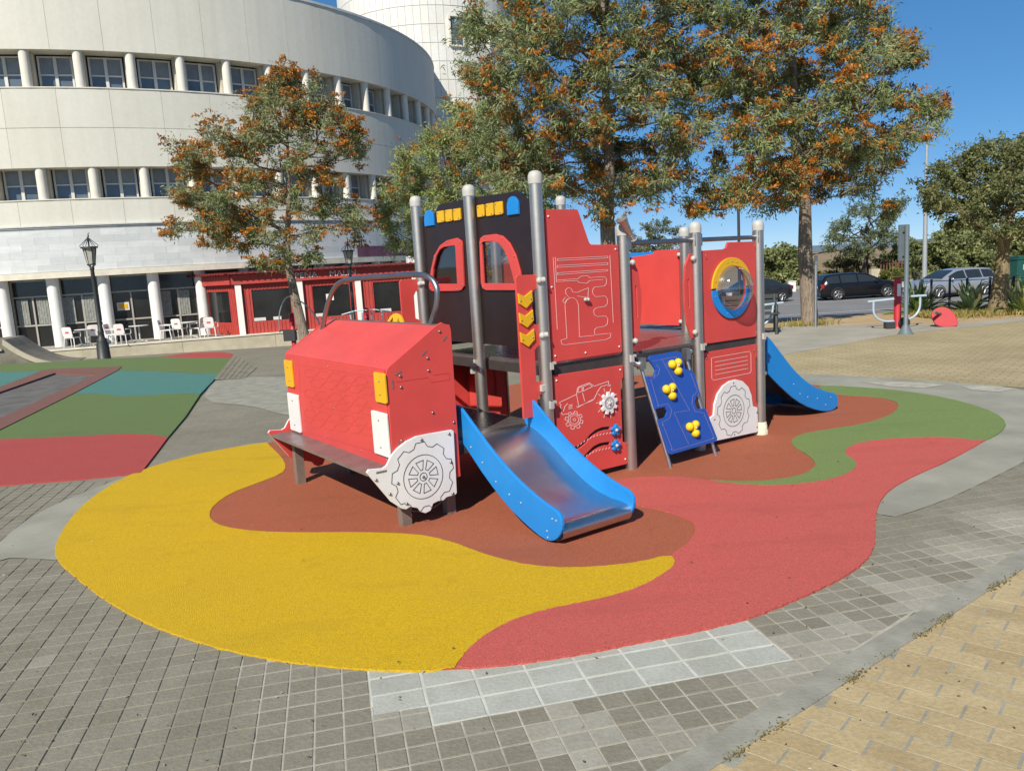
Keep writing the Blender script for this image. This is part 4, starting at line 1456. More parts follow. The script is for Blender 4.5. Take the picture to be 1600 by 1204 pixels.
for (o_, i_, fo, nm) in ((wl_o, inL, outL, 'L'), (wr_o, inR, outR, 'R')):
    wpnl = fpanel('windscreen_panel', o_, FU, .022, M['black'], tr, [i_])
    fpanel('window_frame', fo, FU - .021, .018, M['red'], wpnl, [i_])
    fpanel('window_pane', i_, FU, .006, M['pane_dark'], wpnl, (), .001)
    cxy = (sum(q[0] for q in fo) / len(fo), sum(q[1] for q in fo) / len(fo))
    bolts(wpnl, [(-(q[0] * .93 + cxy[0] * .07), q[1] * .93 + cxy[1] * .07) for q in fo[::2]], (FU - .031, 0, 0), VX, ZX, .006)
    bolts(wpnl, [(-o_[0][0] + .05 * (1 if nm == 'L' else 1), 2.3), (-o_[-2][0] + (.04 if nm == 'L' else -.04), 1.2), (-(o_[-1][0]) + (-.04 if nm == 'R' else .04), 1.2), (-(o_[-1][0]) + (-.04 if nm == 'R' else .04), 1.75)], (FU - .012, 0, 0), VX, ZX, .007, M['cap'])
    if nm == 'L':
        lights = [((255, 315), (312, 415), 'blue'), ((333, 377), (318, 393), 'yellow'), ((385, 428), (310, 387), 'yellow'), ((436, 482), (303, 380), 'yellow')]
    else:
        lights = [((585, 630), (280, 358), 'yellow'), ((640, 688), (270, 352), 'yellow'), ((695, 745), (260, 345), 'yellow'), ((773, 847), (225, 345), 'blue')]
    for (xa, xb), (ya, yb), mt in lights:
        c = fx(Zf([((xa + xb) / 2, (ya + yb) / 2)]), -.02)[0]
        e = fx(Zf([(xa, (ya + yb) / 2)]), -.02)[0]
        wdt = abs(e[0] - c[0]) * .95
        hh = abs(fx(Zf([((xa + xb) / 2, ya)]), -.02)[0][1] - c[1]) * .97
        if mt == 'yellow':
            q = rounded(c[0] - wdt, c[1] - hh, c[0] + wdt, c[1] + hh, .012)
            fpanel('marker_light', q, FU - .019, .016, M['yellow'], wpnl)
        else:
            q = [(c[0] - wdt, c[1] - hh), (c[0] + wdt, c[1] - hh)] + [(c[0] + wdt * math.cos(R(t)), c[1] + hh - wdt + wdt * math.sin(R(t))) for t in range(0, 181, 18)]
            fpanel('beacon', q, FU - .021, .020, M['blue'], wpnl)
        bolts(wpnl, [(-c[0] - wdt * .6, c[1] + hh * .7), (-c[0] + wdt * .6, c[1] - hh * .7)], (FU - .029, 0, 0), VX, ZX, .006)

# far side and rear walls
spanel('far_side_panel', [(.06, 2.30), (.55, 2.30), (.60, 2.2), (.60, 1.08), (.06, 1.08)], 2 * WV, .022, M['black'])
spanel('far_side_panel', [(.96, 1.87), (1.74, 1.87), (1.74, 1.08), (.96, 1.08)], 2 * WV, .022, M['red'], tr, [rounded(1.32, 1.3, 1.37, 1.7, .02)])
spanel('far_side_panel', [(1.86, 1.87), (2.64, 1.87), (2.64, 1.08), (1.86, 1.08)], 2 * WV, .022, M['red'])
rear = fpanel('rear_panel', [(1.02, 1.90), (1.02, 1.075), (1.84, 1.075), (1.84, 1.835), (1.40, 1.865), (1.37, 1.90)], 2.69, .022, M['red'])
MB().box((2.72, 1.62, 1.86), (.02, .42, .06)).build('rear_trim', M['blue'], rear)
for v_, z_ in ((1.0, 1.84), (1.0, 1.12), (1.86, 1.12), (1.86, 1.78)):
    MB().ball((2.665, v_, z_), .024, 10, 6).build('clamp', M['cap'], rear)
# riser between the two decks, far half closed
fpanel('riser_panel', [(1.86, .10), (1.86, .98), (1.20, .98), (1.20, .10)], .45, .02, M['red'], tr, [rounded(1.36, .58, 1.40, .88, .015)])
spanel('under_deck_panel', [(.06, .93), (.84, .93), (.84, .08), (.06, .08)], 2 * WV, .022, M['red'], tr)

# grip panels
for nm, pts, sl in (('grip_panel', [(.955, 1.84), (.99, 1.845), (1.06, 1.72), (1.085, 1.55), (1.085, 1.40), (1.05, 1.20), (.99, 1.08), (.955, 1.08)], rounded(1.015, 1.33, 1.035, 1.60, .009)),
                    ('grip_panel', [(1.745, 1.84), (1.71, 1.845), (1.65, 1.74), (1.625, 1.58), (1.625, 1.40), (1.65, 1.22), (1.71, 1.08), (1.745, 1.08)], rounded(1.675, 1.36, 1.695, 1.62, .009))):
    gpn = spanel(nm, pts, 0.0, .02, M['red'], tr, [sl])
    uu = .975 if pts[0][0] < 1.3 else 1.735
    for z_ in (1.80, 1.13):
        MB().ball((uu, -.03, z_), .026, 10, 6).tube([(uu + (-.05 if uu < 1.3 else .05), -.02, z_), (uu, -.03, z_)], .018, 8).build('clamp', M['cap'], gpn)
# top rails
for ua, ub in ((.96, 1.76), (1.85, 2.66)):
    rail = MB().tube([(ua, .0, 1.965), (ub, .0, 1.965)], .021, 14).build('top_rail', M['bar'], tr)
    for uu in (ua - .012, ub + .012):
        MB().box((uu, 0, 1.965), (.03, .075, .11)).build('bracket', M['zinc'], rail)
# speaking horn beside the second post
h0 = onplane(990, 373, (0, -.085, 0), (0, 1, 0)); h1 = onplane(971, 341, (0, -.085, 0), (0, 1, 0))
hd = (h1 - h0)
horn = MB().tube([h0 - hd * .05, h0, h0 + hd * .3, h0 + hd * .7, h0 + hd * .97, h0 + hd], [.024, .018, .021, .032, .047, .050], 18, False).build('speaking_horn', M['steel'], tr)
MB().tube([h0 + hd * .99, h0 + hd * 1.012], .0535, 18, False).tube([h0 - hd * .06, h0 - hd * .03], .026, 14).build('horn_rim', M['cap'], horn)

# chevron guards beside the slide and on the far side
def guard(v, chev):
    gpt = [(-.245, 1.74), (-.225, 1.762), (.0, 1.755), (.0, 1.66), (-.075, 1.64), (-.10, 1.60), (-.10, 1.38), (-.055, 1.36), (-.02, 1.36), (-.02, 1.20), (-.055, 1.20), (-.10, 1.17), (-.10, .92), (-.02, .90), (-.02, .82), (-.10, .80), (-.10, .64), (-.245, .64)]
    gg = spanel('guard_panel', gpt, v, .02, M['red'])
    for z_ in (1.71, 1.28):
        MB().tube([(-.045, v - .045, z_), (-.005, v - .062, z_ + .004)], .022, 10).ball((-.045, v - .045, z_), .026, 10, 6).build('clamp', M['cap'], gg)
    MB().box((-.045, v - .02, .86), (.05, .04, .05)).build('clamp', M['cap'], gg)
    if chev:
        for z_ in (1.565, 1.415, 1.265):
            c = -.17
            spanel('chevron', [(c - .072, z_ + .06), (c - .01, z_ + .03), (c + .062, z_ + .072), (c + .066, z_ - .01), (c + .0, z_ - .062), (c - .066, z_ - .02)], v - .019, .016, M['yellow'], gg)
        bolts(gg, [(-.225, 1.565), (-.125, 1.575), (-.225, 1.415), (-.125, 1.425), (-.225, 1.265), (-.125, 1.275)], (0, v - .028, 0), UX, ZX, .006)
    return gg


guard(0.0, True)
guard(1.9, False)
# small clamps where the deck meets the posts
for (u_, v_, z_) in ((.03, -.04, 1.03), (.90, -.055, .99), (1.80, -.055, .99), (-.055, .93, 1.0), (-.055, .99, .93), (2.70, -.055, 1.0), (.0, -.058, .72)):
    MB().box((u_, v_, z_), (.035, .03, .06)).box((u_ + .02, v_, z_ + .02), (.05, .026, .02)).build('deck_clamp', M['cap'], tr)
MB().ball((2.755, -.02, .62), .024, 10, 6).build('knob', M['zinc'], tr)

# front slide
NS = [(712, 634), (718, 632), (740, 662), (770, 703), (800, 738), (830, 767), (857, 788), (872, 797), (879, 808), (881, 824), (876, 838), (866, 845), (852, 842), (825, 820), (795, 790), (762, 748), (732, 702), (713, 675)]
prof = [(a, b) for a, b in [(-q[0], q[1]) for q in P2(NS, (-.78, 0, 0), VX, ZX)]]
prof = smooth_poly(prof, 1)
slide = None
for uu in (-.78, -.14):
    sd_ = fpanel('slide_side', prof, uu, .026, M['blue'], tr, (), .006)
    bl = [(-prof[0][0] + .1 * k, .70 - .085 * k) for k in range(0)]
    if uu < -.5: near_side = sd_
bolts(near_side, [(-q[0], q[1]) for q in [(-v_, z_) for v_, z_ in P2([(736, 698), (754, 722), (775, 752), (796, 772), (814, 785), (863, 810), (869, 813), (855, 829), (856, 839)], (-.793, 0, 0), VX, ZX)]], (-.793, 0, 0), VX, ZX, .006, M['cap'])
bed = smooth_poly([(.16, .565), (.06, .565), (-.04, .54), (-.25, .435), (-.50, .275), (-.72, .182), (-.90, .158), (-1.02, .158), (-1.075, .142), (-1.098, .10), (-1.085, .055), (-1.03, .028), (-.96, .026)], 2, False)
v = []; f = []
for a, b in bed: v += [(-.768, a, b), (-.152, a, b)]
for k in range(len(bed) - 1): f.append((2 * k, 2 * k + 1, 2 * k + 3, 2 * k + 2))
link('slide_bed', newmesh('slide_bed', v, f, M['sheet'], True), tr)

# rear slide
NS2 = [(1196, 524), (1203, 530), (1218, 550), (1237, 575), (1256, 594), (1275, 606), (1293, 612), (1304, 614), (1308, 620), (1308, 632), (1302, 640), (1288, 643), (1266, 638), (1243, 626), (1220, 606), (1202, 588), (1196, 580)]
prof2 = smooth_poly(P2(NS2, (0, .12, 0), UX, ZX), 1)
for vv in (.12, .80):
    ps = spanel('slide_side', prof2, vv, .026, M['blue'], tr, (), .006)
    if vv < .5:
        bolts(ps, P2([(1250, 615), (1262, 620), (1277, 622), (1290, 632), (1298, 620), (1240, 600)], (0, .107, 0), UX, ZX), (0, .107, 0), UX, ZX, .006, M['cap'])
bed2 = smooth_poly([(2.66, 1.02), (2.78, 1.02), (2.95, .90), (3.25, .62), (3.55, .34), (3.80, .18), (3.98, .135), (4.10, .13), (4.15, .10), (4.14, .06), (4.08, .03)], 2, False)
v = []; f = []
for a, b in bed2: v += [(a, .132, b), (a, .788, b)]
for k in range(len(bed2) - 1): f.append((2 * k, 2 * k + 2, 2 * k + 3, 2 * k + 1))
link('slide_bed', newmesh('slide_bed', v, f, M['sheet'], True), tr)

# leaning climbing panel with holds, on two rods
co = Vector((0, -.055, .975)); cb = Vector((0, -.255, .10))
cey = (co - cb).normalized()
CO = Vector((0, cb.y, cb.z))
Zc = lambda L: zm(L, 940, 320, .34894)
cpx = [(205, 690), (215, 675), (335, 655), (352, 660), (372, 735), (400, 740), (413, 760), (440, 850), (420, 862), (414, 885), (425, 915), (462, 910), (515, 1045), (512, 1058), (308, 1118), (298, 1112), (250, 962), (283, 950), (292, 925), (280, 905), (237, 915), (197, 768), (230, 770), (240, 740), (225, 715)]
cpo = P2(Zc(cpx), CO, UX, cey)
clm = plate('climbing_panel', cpo, CO, UX, cey, .022, M['navy'], tr, (), .004)
nrm = Vector(UX).cross(cey)
cf = CO + nrm * .0113
strokes('engraving', [P2(Zc(L), CO, UX, cey) for L in ([(225, 700), (330, 680), (350, 745)], [(265, 690), (390, 920), (320, 930), (385, 1070)], [(265, 970), (315, 1100), (500, 1045), (455, 935)], [(225, 780), (250, 760), (255, 735), (240, 715)], [(215, 780), (250, 900), (290, 890), (310, 920), (300, 955), (270, 972)], [(395, 755), (425, 835), (405, 855), (400, 890), (415, 925), (455, 932)])], cf, UX, cey, .0022, M['dull_line'], clm, .0014)
for (px, py) in ((330, 722), (304, 833), (408, 1000)):
    c = Vector(onplane(*Zc([(px, py)])[0], cf, nrm))
    hb = MB()
    for k, (dx, dy, r_) in enumerate(((-.045, .02, .04), (.035, .03, .036), (.01, -.045, .04), (.0, .0, .033))):
        hc = c + Vector(UX) * dx + cey * dy + nrm * .012
        hb.ball(hc, r_, 12, 8)
    hold = hb.build('climbing_hold', M['hold'], clm)
    MB().ball(c + nrm * .048, .012, 8, 5).build('hold_bolt', M['zinc'], hold)
for (pb, pt) in (((1049, 735), (1001, 571)), ((1119, 714), (1071, 556))):
    b0 = onplane(pb[0], pb[1], CO - nrm * .03, nrm); t0 = onplane(pt[0], pt[1], CO - nrm * .03, nrm)
    MB().tube([b0, t0], .0165, 12).build('ladder_rod', M['zinc'], clm)
    MB().box(t0 + Vector((0, -.01, .02)), (.055, .06, .10)).tube([t0 + Vector((0, 0, .0)), t0 + Vector((-.075 if pt[0] < 1040 else .10, .03, .03))], .024, 10).build('rod_joint', M['zinc'], clm)
bolts(clm, P2(Zc([(235, 765), (250, 900), (270, 985), (310, 1095), (495, 1045), (455, 945), (430, 850), (300, 700)]), CO, UX, cey), cf, UX, cey, .006)

# bonnet
HO = [(-1.41, .46), (-1.402, 1.165), (-1.385, 1.19), (-.975, 1.445), (-.93, 1.462), (-.90, 1.447), (-.865, 1.44), (-.855, 1.40), (-.86, .30), (-1.15, .30)]
bn = spanel('bonnet_side', HO, .0, .022, M['red'])
strokes('engraving', [[(-1.33, 1.08), (-1.08, 1.08), (-1.05, 1.04), (-.90, 1.04), (-.90, 1.09), (-1.03, 1.09), (-1.06, 1.12)]], (0, FV, 0), UX, ZX, .003, M['red_groove'], bn, .001)
bolts(bn, [(-.955, 1.40), (-1.07, 1.22), (-1.07, 1.13), (-1.30, 1.12), (-1.30, 1.04), (-1.06, .82), (-.89, .72), (-1.0, .66), (-1.33, .66), (-1.28, .63)], (0, FV, 0), UX, ZX, .010)
strokes('slot', [[(-.93, 1.33), (-.90, 1.355)], [(-1.11, 1.245), (-1.075, 1.27)], [(-1.33, 1.13), (-1.29, 1.15)], [(-1.36, 1.04), (-1.36, 1.09)], [(-1.35, .60), (-1.35, .65)]], (0, FV, 0), UX, ZX, .012, M['brown'], bn, .0015)
spanel('bonnet_side', HO, 1.98, .022, M['red'])
bf_ = fpanel('bonnet_front', [(.013, .47), (1.967, .47), (1.967, 1.17), (.013, 1.17)], -1.40, .022, M['red'])
BU = -1.4118
bx_ = lambda px: P2(px, (BU, 0, 0), VX, ZX)
Zb = lambda L: zm(L, 400, 400, .36531)
gr_l = []
for rr in range(6):
    for cc in range(5):
        x0 = 205 + cc * 55 + (26 if rr % 2 else 0); y0 = 500 + rr * 43 + cc * 8
        hx = [(x0, y0), (x0 + 12, y0 - 16), (x0 + 42, y0 - 13), (x0 + 52, y0 + 6), (x0 + 42, y0 + 20), (x0 + 10, y0 + 16), (x0, y0)]
        if x0 < 455: gr_l.append(bx_(Zb(hx)))
gr_l += [bx_(Zb([(185, 480), (195, 740)])), bx_(Zb([(190, 745), (510, 838)])), bx_(Zb([(175, 465), (505, 515)]))]
strokes('engraving', gr_l, (BU, 0, 0), VX, ZX, .003, M['red_groove'], bf_, .0006)
for q, mt, nm in (([(445, 562), (457, 563), (460, 604), (448, 603)], 'yellow', 'indicator'), ([(587.5, 581), (603, 583), (604.5, 630), (590, 627)], 'yellow', 'indicator'),
                  ([(449, 613), (467, 616), (470, 675), (453, 669)], 'white', 'headlight'), ([(583, 641), (606, 645), (609.5, 714), (588, 707)], 'white', 'headlight')):
    pts = bx_(q)
    x0, x1 = min(p[0] for p in pts), max(p[0] for p in pts); z0 = (pts[2][1] + pts[3][1]) / 2; z1 = (pts[0][1] + pts[1][1]) / 2
    if x0 < -1.0: x0 = max(x0, -1.965)
    e = plate(nm, rounded(x0, z0, x1, z1, .015), (BU - .008, 0, 0), VX, ZX, .016, M[mt], bf_)
    bolts(e, [((x0 + x1) / 2, z1 - .06), ((x0 + x1) / 2, z0 + .06)], (BU - .0163, 0, 0), VX, ZX, .007)
bolts(bf_, [(-1.8, .55), (-1.2, .52), (-.5, .52), (-.95, .80), (-1.8, 1.13), (-1.0, 1.13), (-.08, .52)], (BU, 0, 0), VX, ZX, .007)
tp = Vector((.43, 0, .262)).normalized()
plate('bonnet_top', [(-1.967, 0), (-.013, 0), (-.013, .515), (-1.967, .515)], (-1.398, 0, 1.166), VX, tp, .022, M['red'], tr)
bt = tr.children[-1]
MB().box((-.935, .99, 1.438), (.03, 1.94, .02)).build('bonnet_edge', M['brown'], tr)
bolts(bt, [(-.25, .06), (-.9, .06), (-1.5, .06), (-.9, .36), (-1.2, .34), (-.4, .45)], Vector((-1.398, 0, 1.166)) + Vector(VX).cross(tp) * .0115, VX, tp, .006)
fpanel('dashboard', [(.015, .60), (1.965, .60), (1.965, 1.40), (.015, 1.40)], -.90, .022, M['red'])
# roof bar over the bonnet
bar = [(503, 520), (508, 490), (516, 462), (525, 446), (536, 438), (560, 434.5), (600, 431.5), (640, 429), (658, 429), (672, 433), (681, 444), (684, 458), (682, 480), (677, 495), (672, 510)]
bp = [onplane(x, y, (-.885, 0, 0), (1, .1, 0)) for x, y in bar]
bb = MB().tube(smooth_poly(bp, 2, False), .0215, 14).build('hand_rail', M['bar'], tr)
for q in (bp[0], bp[-1]): MB().tube([q + Vector((0, 0, -.10)), q + Vector((0, 0, .02))], .027, 10).build('rail_socket', M['zinc'], bb)
# steering wheel
sc_ = onplane(616, 520, (-.72, 0, 0), (1, 0, 0))
stw = plate('steering_wheel', circle(0, 0, .17, 32), (-.72, sc_.y, sc_.z), VX, (.25, 0, 1), .022, M['yellow'], tr, [[(-.03, .03), (-.045, .135), (-.10, .085), (-.12, .03)], [(.03, .03), (.045, .135), (.10, .085), (.12, .03)], circle(0, -.085, .045, 12)])
MB().tube([(-.88, sc_.y, sc_.z - .02), (-.70, sc_.y, sc_.z + .005)], .028, 12).build('hub', M['brown'], stw)
# bench in front of the bonnet
bnc = MB()
bnc.box((-1.505, .99, .462), (.20, 1.98, .022))
bench = bnc.build('bumper_bench', M['brown'], tr)
for (u_, v_, h_) in ((-1.30, .09, .46), (-.92, .09, .40), (-1.42, 1.86, .45), (-.92, 1.86, .40), (-.95, .95, .45)):
    MB().box((u_, v_, h_ / 2), (.075, .07, h_)).build('leg', M['leg'], tr)
# wheel arches at both sides of the bonnet
wpx = [(572, 738), (575, 733), (597, 731), (603, 727), (610, 712), (620, 700), (634, 689), (650, 681), (670, 677), (705, 671), (708, 673), (713, 769), (711, 772), (697, 776), (692, 781), (684, 782), (676, 786), (672, 797), (664, 801), (657, 799), (652, 793), (640, 791), (634, 795), (627, 794), (610, 783)]
WVp = -.022
wpts = P2(wpx, (0, WVp, 0), UX, ZX)
wq = P2([(660.5, 744)], (0, WVp, 0), UX, ZX)[0]
pf = spanel('wheel_arch', wpts, WVp, .020, M['white'])
wheel_art(wq[0], wq[1], .98, WVp - .0105, pf, M['black_line'])
strokes('slot', [P2([(588, 738), (602, 735)], (0, WVp, 0), UX, ZX)], (0, WVp - .0105, 0), UX, ZX, .014, M['brown'], pf, .0012)
bolts(pf, P2([(586, 749), (608, 771), (634, 786), (620, 754), (657, 686), (700, 677), (703, 721), (706, 770), (660, 744)], (0, WVp, 0), UX, ZX), (0, WVp - .0105, 0), UX, ZX, .011)
pl2 = spanel('wheel_arch', wpts, 2.002, .020, M['white'])
spanel('wheel_arch_lining', [(a * 1.0, b) for a, b in wpts[:6] + wpts[-10:]], 1.984, .012, M['red'], pl2)

# ------------------------------------------------------------------ trees
def leaf_arrays(cent, dirs, length, width, rng, droop=.0):
    """one narrow two-quad leaf for each centre"""
    n = len(cent)
    d = dirs / (np.linalg.norm(dirs, axis=1, keepdims=True) + 1e-9)
    r = rng.normal(size=(n, 3))
    s = np.cross(d, r); s /= (np.linalg.norm(s, axis=1, keepdims=True) + 1e-9)
    L = length * rng.uniform(.6, 1.25, (n, 1)); Wd = width * rng.uniform(.7, 1.25, (n, 1))
    p0 = cent - d * L * .2
    tip = cent + d * L * .8 + np.array([0, 0, -1.0]) * (droop * L)
    mid = (p0 + tip) / 2 + np.array([0, 0, .10]) * L
    V = np.stack([p0, mid + s * Wd * .5, tip, mid - s * Wd * .5], axis=1)
    return V.reshape(-1, 3), np.arange(n * 4).reshape(n, 4)


def sample_poly(px, n, rng, rmin):
    xs = [p[0] for p in px]; ys = [p[1] for p in px]
    out = []
    tries = 0
    while len(out) < n and tries < 6000:
        tries += 1
        q = (rng.uniform(min(xs), max(xs)), rng.uniform(min(ys), max(ys)))
        if not inside(q, px): continue
        if all((q[0] - o[0]) ** 2 + (q[1] - o[1]) ** 2 > rmin ** 2 for o in out): out.append(q)
    return out


def tree(name, label, cat, group, base, trunk, poly, Dist, nclump, rpx, seed, leaves=14000, leaf=(.19, .040), twigs=9, flowers=0.0,
         cols=((.20, .23, .13), (.07, .10, .035)), bark='bark', r0=.2, depth=2.6, droop=.12, rmin=None, flowcol=((.60, .25, .03), (.27, .10, .025)), loose=1.0, hollow=0.0, second=1.0):
    rng = np.random.default_rng(seed)
    ro = thing(name, label, cat, base, 0, group)
    B = np.array(base, float)
    pxm = Dist / F_PX
    cl = []
    cpx = sample_poly(poly, nclump, rng, rmin or rpx * .62)
    xs = [p[0] for p in poly]; ys = [p[1] for p in poly]
    cx, cy = (min(xs) + max(xs)) / 2, (min(ys) + max(ys)) / 2
    hw, hh = (max(xs) - min(xs)) / 2, (max(ys) - min(ys)) / 2
    for (x, y) in cpx:
        e = max(.12, 1 - ((x - cx) / hw) ** 2 * .8 - ((y - cy) / hh) ** 2 * .5)
        for rep in range(2 if rng.random() < second else 1):
            dd = rng.uniform(-1, 1) * depth * math.sqrt(e)
            p = D(x, y, Dist)
            # keep the clump on the same sight line
            p = CAM + (p - CAM) * ((Dist + dd) / Dist)
            cl.append((p - B, rpx * pxm * rng.uniform(.75, 1.25) * (1 if rep == 0 else .85)))
    # skeleton: join each clump to the nearest part of the tree nearer to the trunk
    T = [np.array(t, float) - B for t in trunk]
    nodes_ = [(T[0], -1)]
    for k in range(1, len(T)):
        for s in (.33, .66, 1.0):
            nodes_.append((T[k - 1] * (1 - s) + T[k] * s, len(nodes_) - 1))
    ntr = len(nodes_)
    fork = T[1] if len(T) > 2 else T[-1] * .6
    order = sorted(range(len(cl)), key=lambda i: np.linalg.norm(cl[i][0] - T[-1]))
    plen = [0.0] * len(nodes_)
    for k in range(1, ntr): plen[k] = plen[k - 1] + np.linalg.norm(nodes_[k][0] - nodes_[k - 1][0])
    load = [0] * len(nodes_)
    ends = []
    for i in order:
        c = cl[i][0]
        best = None
        for k, (q, pr_) in enumerate(nodes_):
            if q[2] < fork[2] - .05 and k < ntr: continue
            d = np.linalg.norm(q - c)
            up_ = max(0, q[2] - c[2])
            cost = d + .35 * plen[k] + 1.2 * up_ + (.0 if k >= ntr else .15)
            if best is None or cost < best[0]: best = (cost, k)
        k = best[1]; q = nodes_[k][0]
        d = np.linalg.norm(c - q)
        mid = (q + c) / 2 + np.array([0, 0, -.10 * d]) + rng.normal(size=3) * .06 * d
        par = k
        for t in (.25, .5, .75, 1.0):
            p = (1 - t) ** 2 * q + 2 * t * (1 - t) * mid + t * t * c + (rng.normal(size=3) * .025 * d if t < 1 else 0)
            nodes_.append((p, par)); plen.append(plen[par] + d * .25); load.append(0); par = len(nodes_) - 1
        ends.append(par)
    for e in ends:
        k = e
        while k >= 0:
            load[k] += 1; k = nodes_[k][1]
    mx = max(load)
    rad = [max(.010, r0 * .80 * (l / mx) ** .48) for l in load]
    # trunk
    tp_ = [nodes_[k][0] for k in range(ntr)]
    trd = [max(r0 * (1.0 - .86 * (k / max(1, ntr - 1)) ** 1.2), 0.02) for k in range(ntr)]
    trd[0] = r0 * 1.35
    tp_ = [tp_[0] - np.array([0, 0, .15])] + tp_[:1] + [tp_[0] * .8 + tp_[1] * .2] + tp_[1:]
    trd = [r0 * 1.6, r0 * 1.3, r0 * 1.08] + trd[1:]
    MB().tube(tp_, trd, 14).build('trunk', M[bark], ro)
    mb = MB()
    child = {}
    for k in range(ntr, len(nodes_)):
        child.setdefault(nodes_[k][1], []).append(k)
    starts = [(nodes_[k][1], k) for k in range(ntr, len(nodes_)) if nodes_[k][1] < ntr or child.get(nodes_[k][1], [k])[0] != k]
    for par, k in starts:
        pts = [nodes_[par][0], nodes_[k][0]]; rr = [min(rad[k] * 1.15, rad[par] if par >= ntr else 9), rad[k]]
        cur = k
        while cur in child:
            cur = child[cur][0]
            pts.append(nodes_[cur][0]); rr.append(rad[cur])
        mb.tube(pts, rr, 7, False)
    # twigs
    per = max(1, int(leaves / max(1, len(cl)) / twigs))
    C_, Dr, Cc = [], [], []
    fl_c, fl_d = [], []
    cA, cB = np.array(cols[0]), np.array(cols[1])
    for (c, r_) in cl:
        ctone = rng.uniform(0, 1)
        fprob = flowers * rng.choice([.25, .8, 1.9])
        nt_ = int(twigs * rng.uniform(.7, 1.3)) + 1
        out = c - np.array([0, 0, 0]) - (T[-1] * .7)
        out /= np.linalg.norm(out) + 1e-6
        for _ in range(nt_):
            u = rng.normal(size=3) + out * .7; u /= np.linalg.norm(u)
            u[2] = u[2] * .75 + .15
            e = c + u * r_ * (hollow + (1 - hollow) * rng.uniform(.35, 1.0)) * 1.25 * loose
            m_ = c + (e - c) * .5 + np.array([0, 0, .06 * r_])
            mb.tube([c, m_, e], [.010, .007, .004], 3, False, False)
            n = max(1, int(per * rng.uniform(.6, 1.4)))
            t = rng.uniform(.25, 1.08, (n, 1)) ** .8
            pos = c + (e - c) * t + rng.normal(size=(n, 3)) * r_ * .15
            dr = (e - c)[None, :] / (np.linalg.norm(e - c) + 1e-9) * .55 + rng.normal(size=(n, 3)) * .75
            C_.append(pos); Dr.append(dr)
            k_ = np.clip(ctone * .5 + rng.uniform(0, .6, (n, 1)), 0, 1)
            Cc.append((cA * (1 - k_) + cB * k_) * rng.uniform(.8, 1.15, (n, 1)))
            if rng.random() < fprob:
                for _f in range(rng.integers(2, 5)):
                    fl_c.append(e + rng.normal(size=3) * r_ * .16 + np.array([0, 0, .03])); fl_d.append(u)
    mb.build('branches', M[bark], ro)
    C_ = np.concatenate(C_); Dr = np.concatenate(Dr); Cc = np.concatenate(Cc)
    V, Q = leaf_arrays(C_, Dr, leaf[0], leaf[1], rng, droop)
    link('crown', npmesh('crown', V, Q, M['leaf'], Cc), ro)
    if fl_c:
        fc = np.array(fl_c); fd = np.array(fl_d); n = len(fc)
        rep = 16
        cc = np.repeat(fc, rep, 0); h = rng.normal(size=(n, 3)); h[:, 2] *= .15
        h /= np.linalg.norm(h, axis=1, keepdims=True)
        hh_ = np.repeat(h, rep, 0)
        t = rng.uniform(-.5, .5, (n * rep, 1))
        pos = cc + hh_ * t * .26 + rng.normal(size=(n * rep, 3)) * np.array([.03, .03, .018])
        dr = hh_ * .3 + rng.normal(size=(n * rep, 3)) * np.array([.5, .5, .5]) + np.array([0, 0, .5])
        V, Q = leaf_arrays(pos, dr, .10, .040, rng, 0)
        k_ = np.repeat(rng.uniform(0, 1, (n, 1)), rep, 0)
        col = np.array(flowcol[0]) * (1 - k_) + np.array(flowcol[1]) * k_
        link('blossom', npmesh('blossom', V, Q, M['leaf'], col * rng.uniform(.75, 1.2, (len(col), 1))), ro)
    return ro


def at(px, py, Dist):
    p = D(px, py, Dist)
    return np.array([p[0], p[1], gz(Dist)])


GT = 'orange-flowering trees round the plaza'
SIL = ((.42, .47, .25), (.15, .20, .06))
b = at(480, 540, 22.5)
tree('silver_oak', 'small orange-flowering tree in front of the red cafe extension', 'tree', GT, b, [b, D(462, 470, 22.5), D(448, 400, 22.6), D(452, 300, 22.4), D(448, 190, 22.4)],
     [(446, 128), (485, 142), (520, 185), (566, 212), (564, 260), (560, 300), (545, 332), (572, 348), (560, 378), (505, 382), (475, 415), (430, 408), (370, 418), (330, 395), (285, 370), (280, 330), (288, 290), (276, 245), (274, 222), (305, 235), (340, 198), (385, 205), (400, 160)],
     22.5, 78, 24, 11, 34000, (.135, .030), 9, .42, SIL, 'bark', .155, 2.2, loose=1.25, second=.6)
b = at(958, 560, 19.5)
tree('silver_oak', 'tall orange-flowering tree directly behind the black cab of the play truck', 'tree', GT, b, [b, D(948, 330, 19.5), D(952, 250, 19.5), D(945, 120, 19.5), D(940, -60, 19.5)],
     [(745, -70), (1090, -80), (1105, 60), (1110, 160), (1085, 250), (1065, 288), (1000, 325), (920, 335), (880, 325), (830, 300), (770, 300), (735, 255), (722, 245), (775, 190), (770, 150), (716, 118), (760, 90), (722, 66), (760, 30)],
     19.5, 132, 29, 23, 74000, (.140, .031), 10, .28, SIL, 'bark', .205, 2.8, loose=1.25, second=.65)
b = at(700, 560, 27)
tree('leafy_tree', 'greener tree with few flowers between the tower and the black cab', 'tree', GT, b, [b, D(703, 400, 27), D(705, 320, 27), D(715, 230, 27)],
     [(652, 425), (645, 388), (603, 376), (597, 350), (622, 310), (618, 270), (650, 235), (690, 205), (718, 168), (790, 170), (850, 250), (872, 320), (850, 420), (760, 430), (660, 430)],
     27, 80, 28, 31, 46000, (.165, .036), 9, .13, ((.46, .52, .22), (.19, .25, .07)), 'bark', .17, 2.8)
b = at(1266, 507, 18.8)
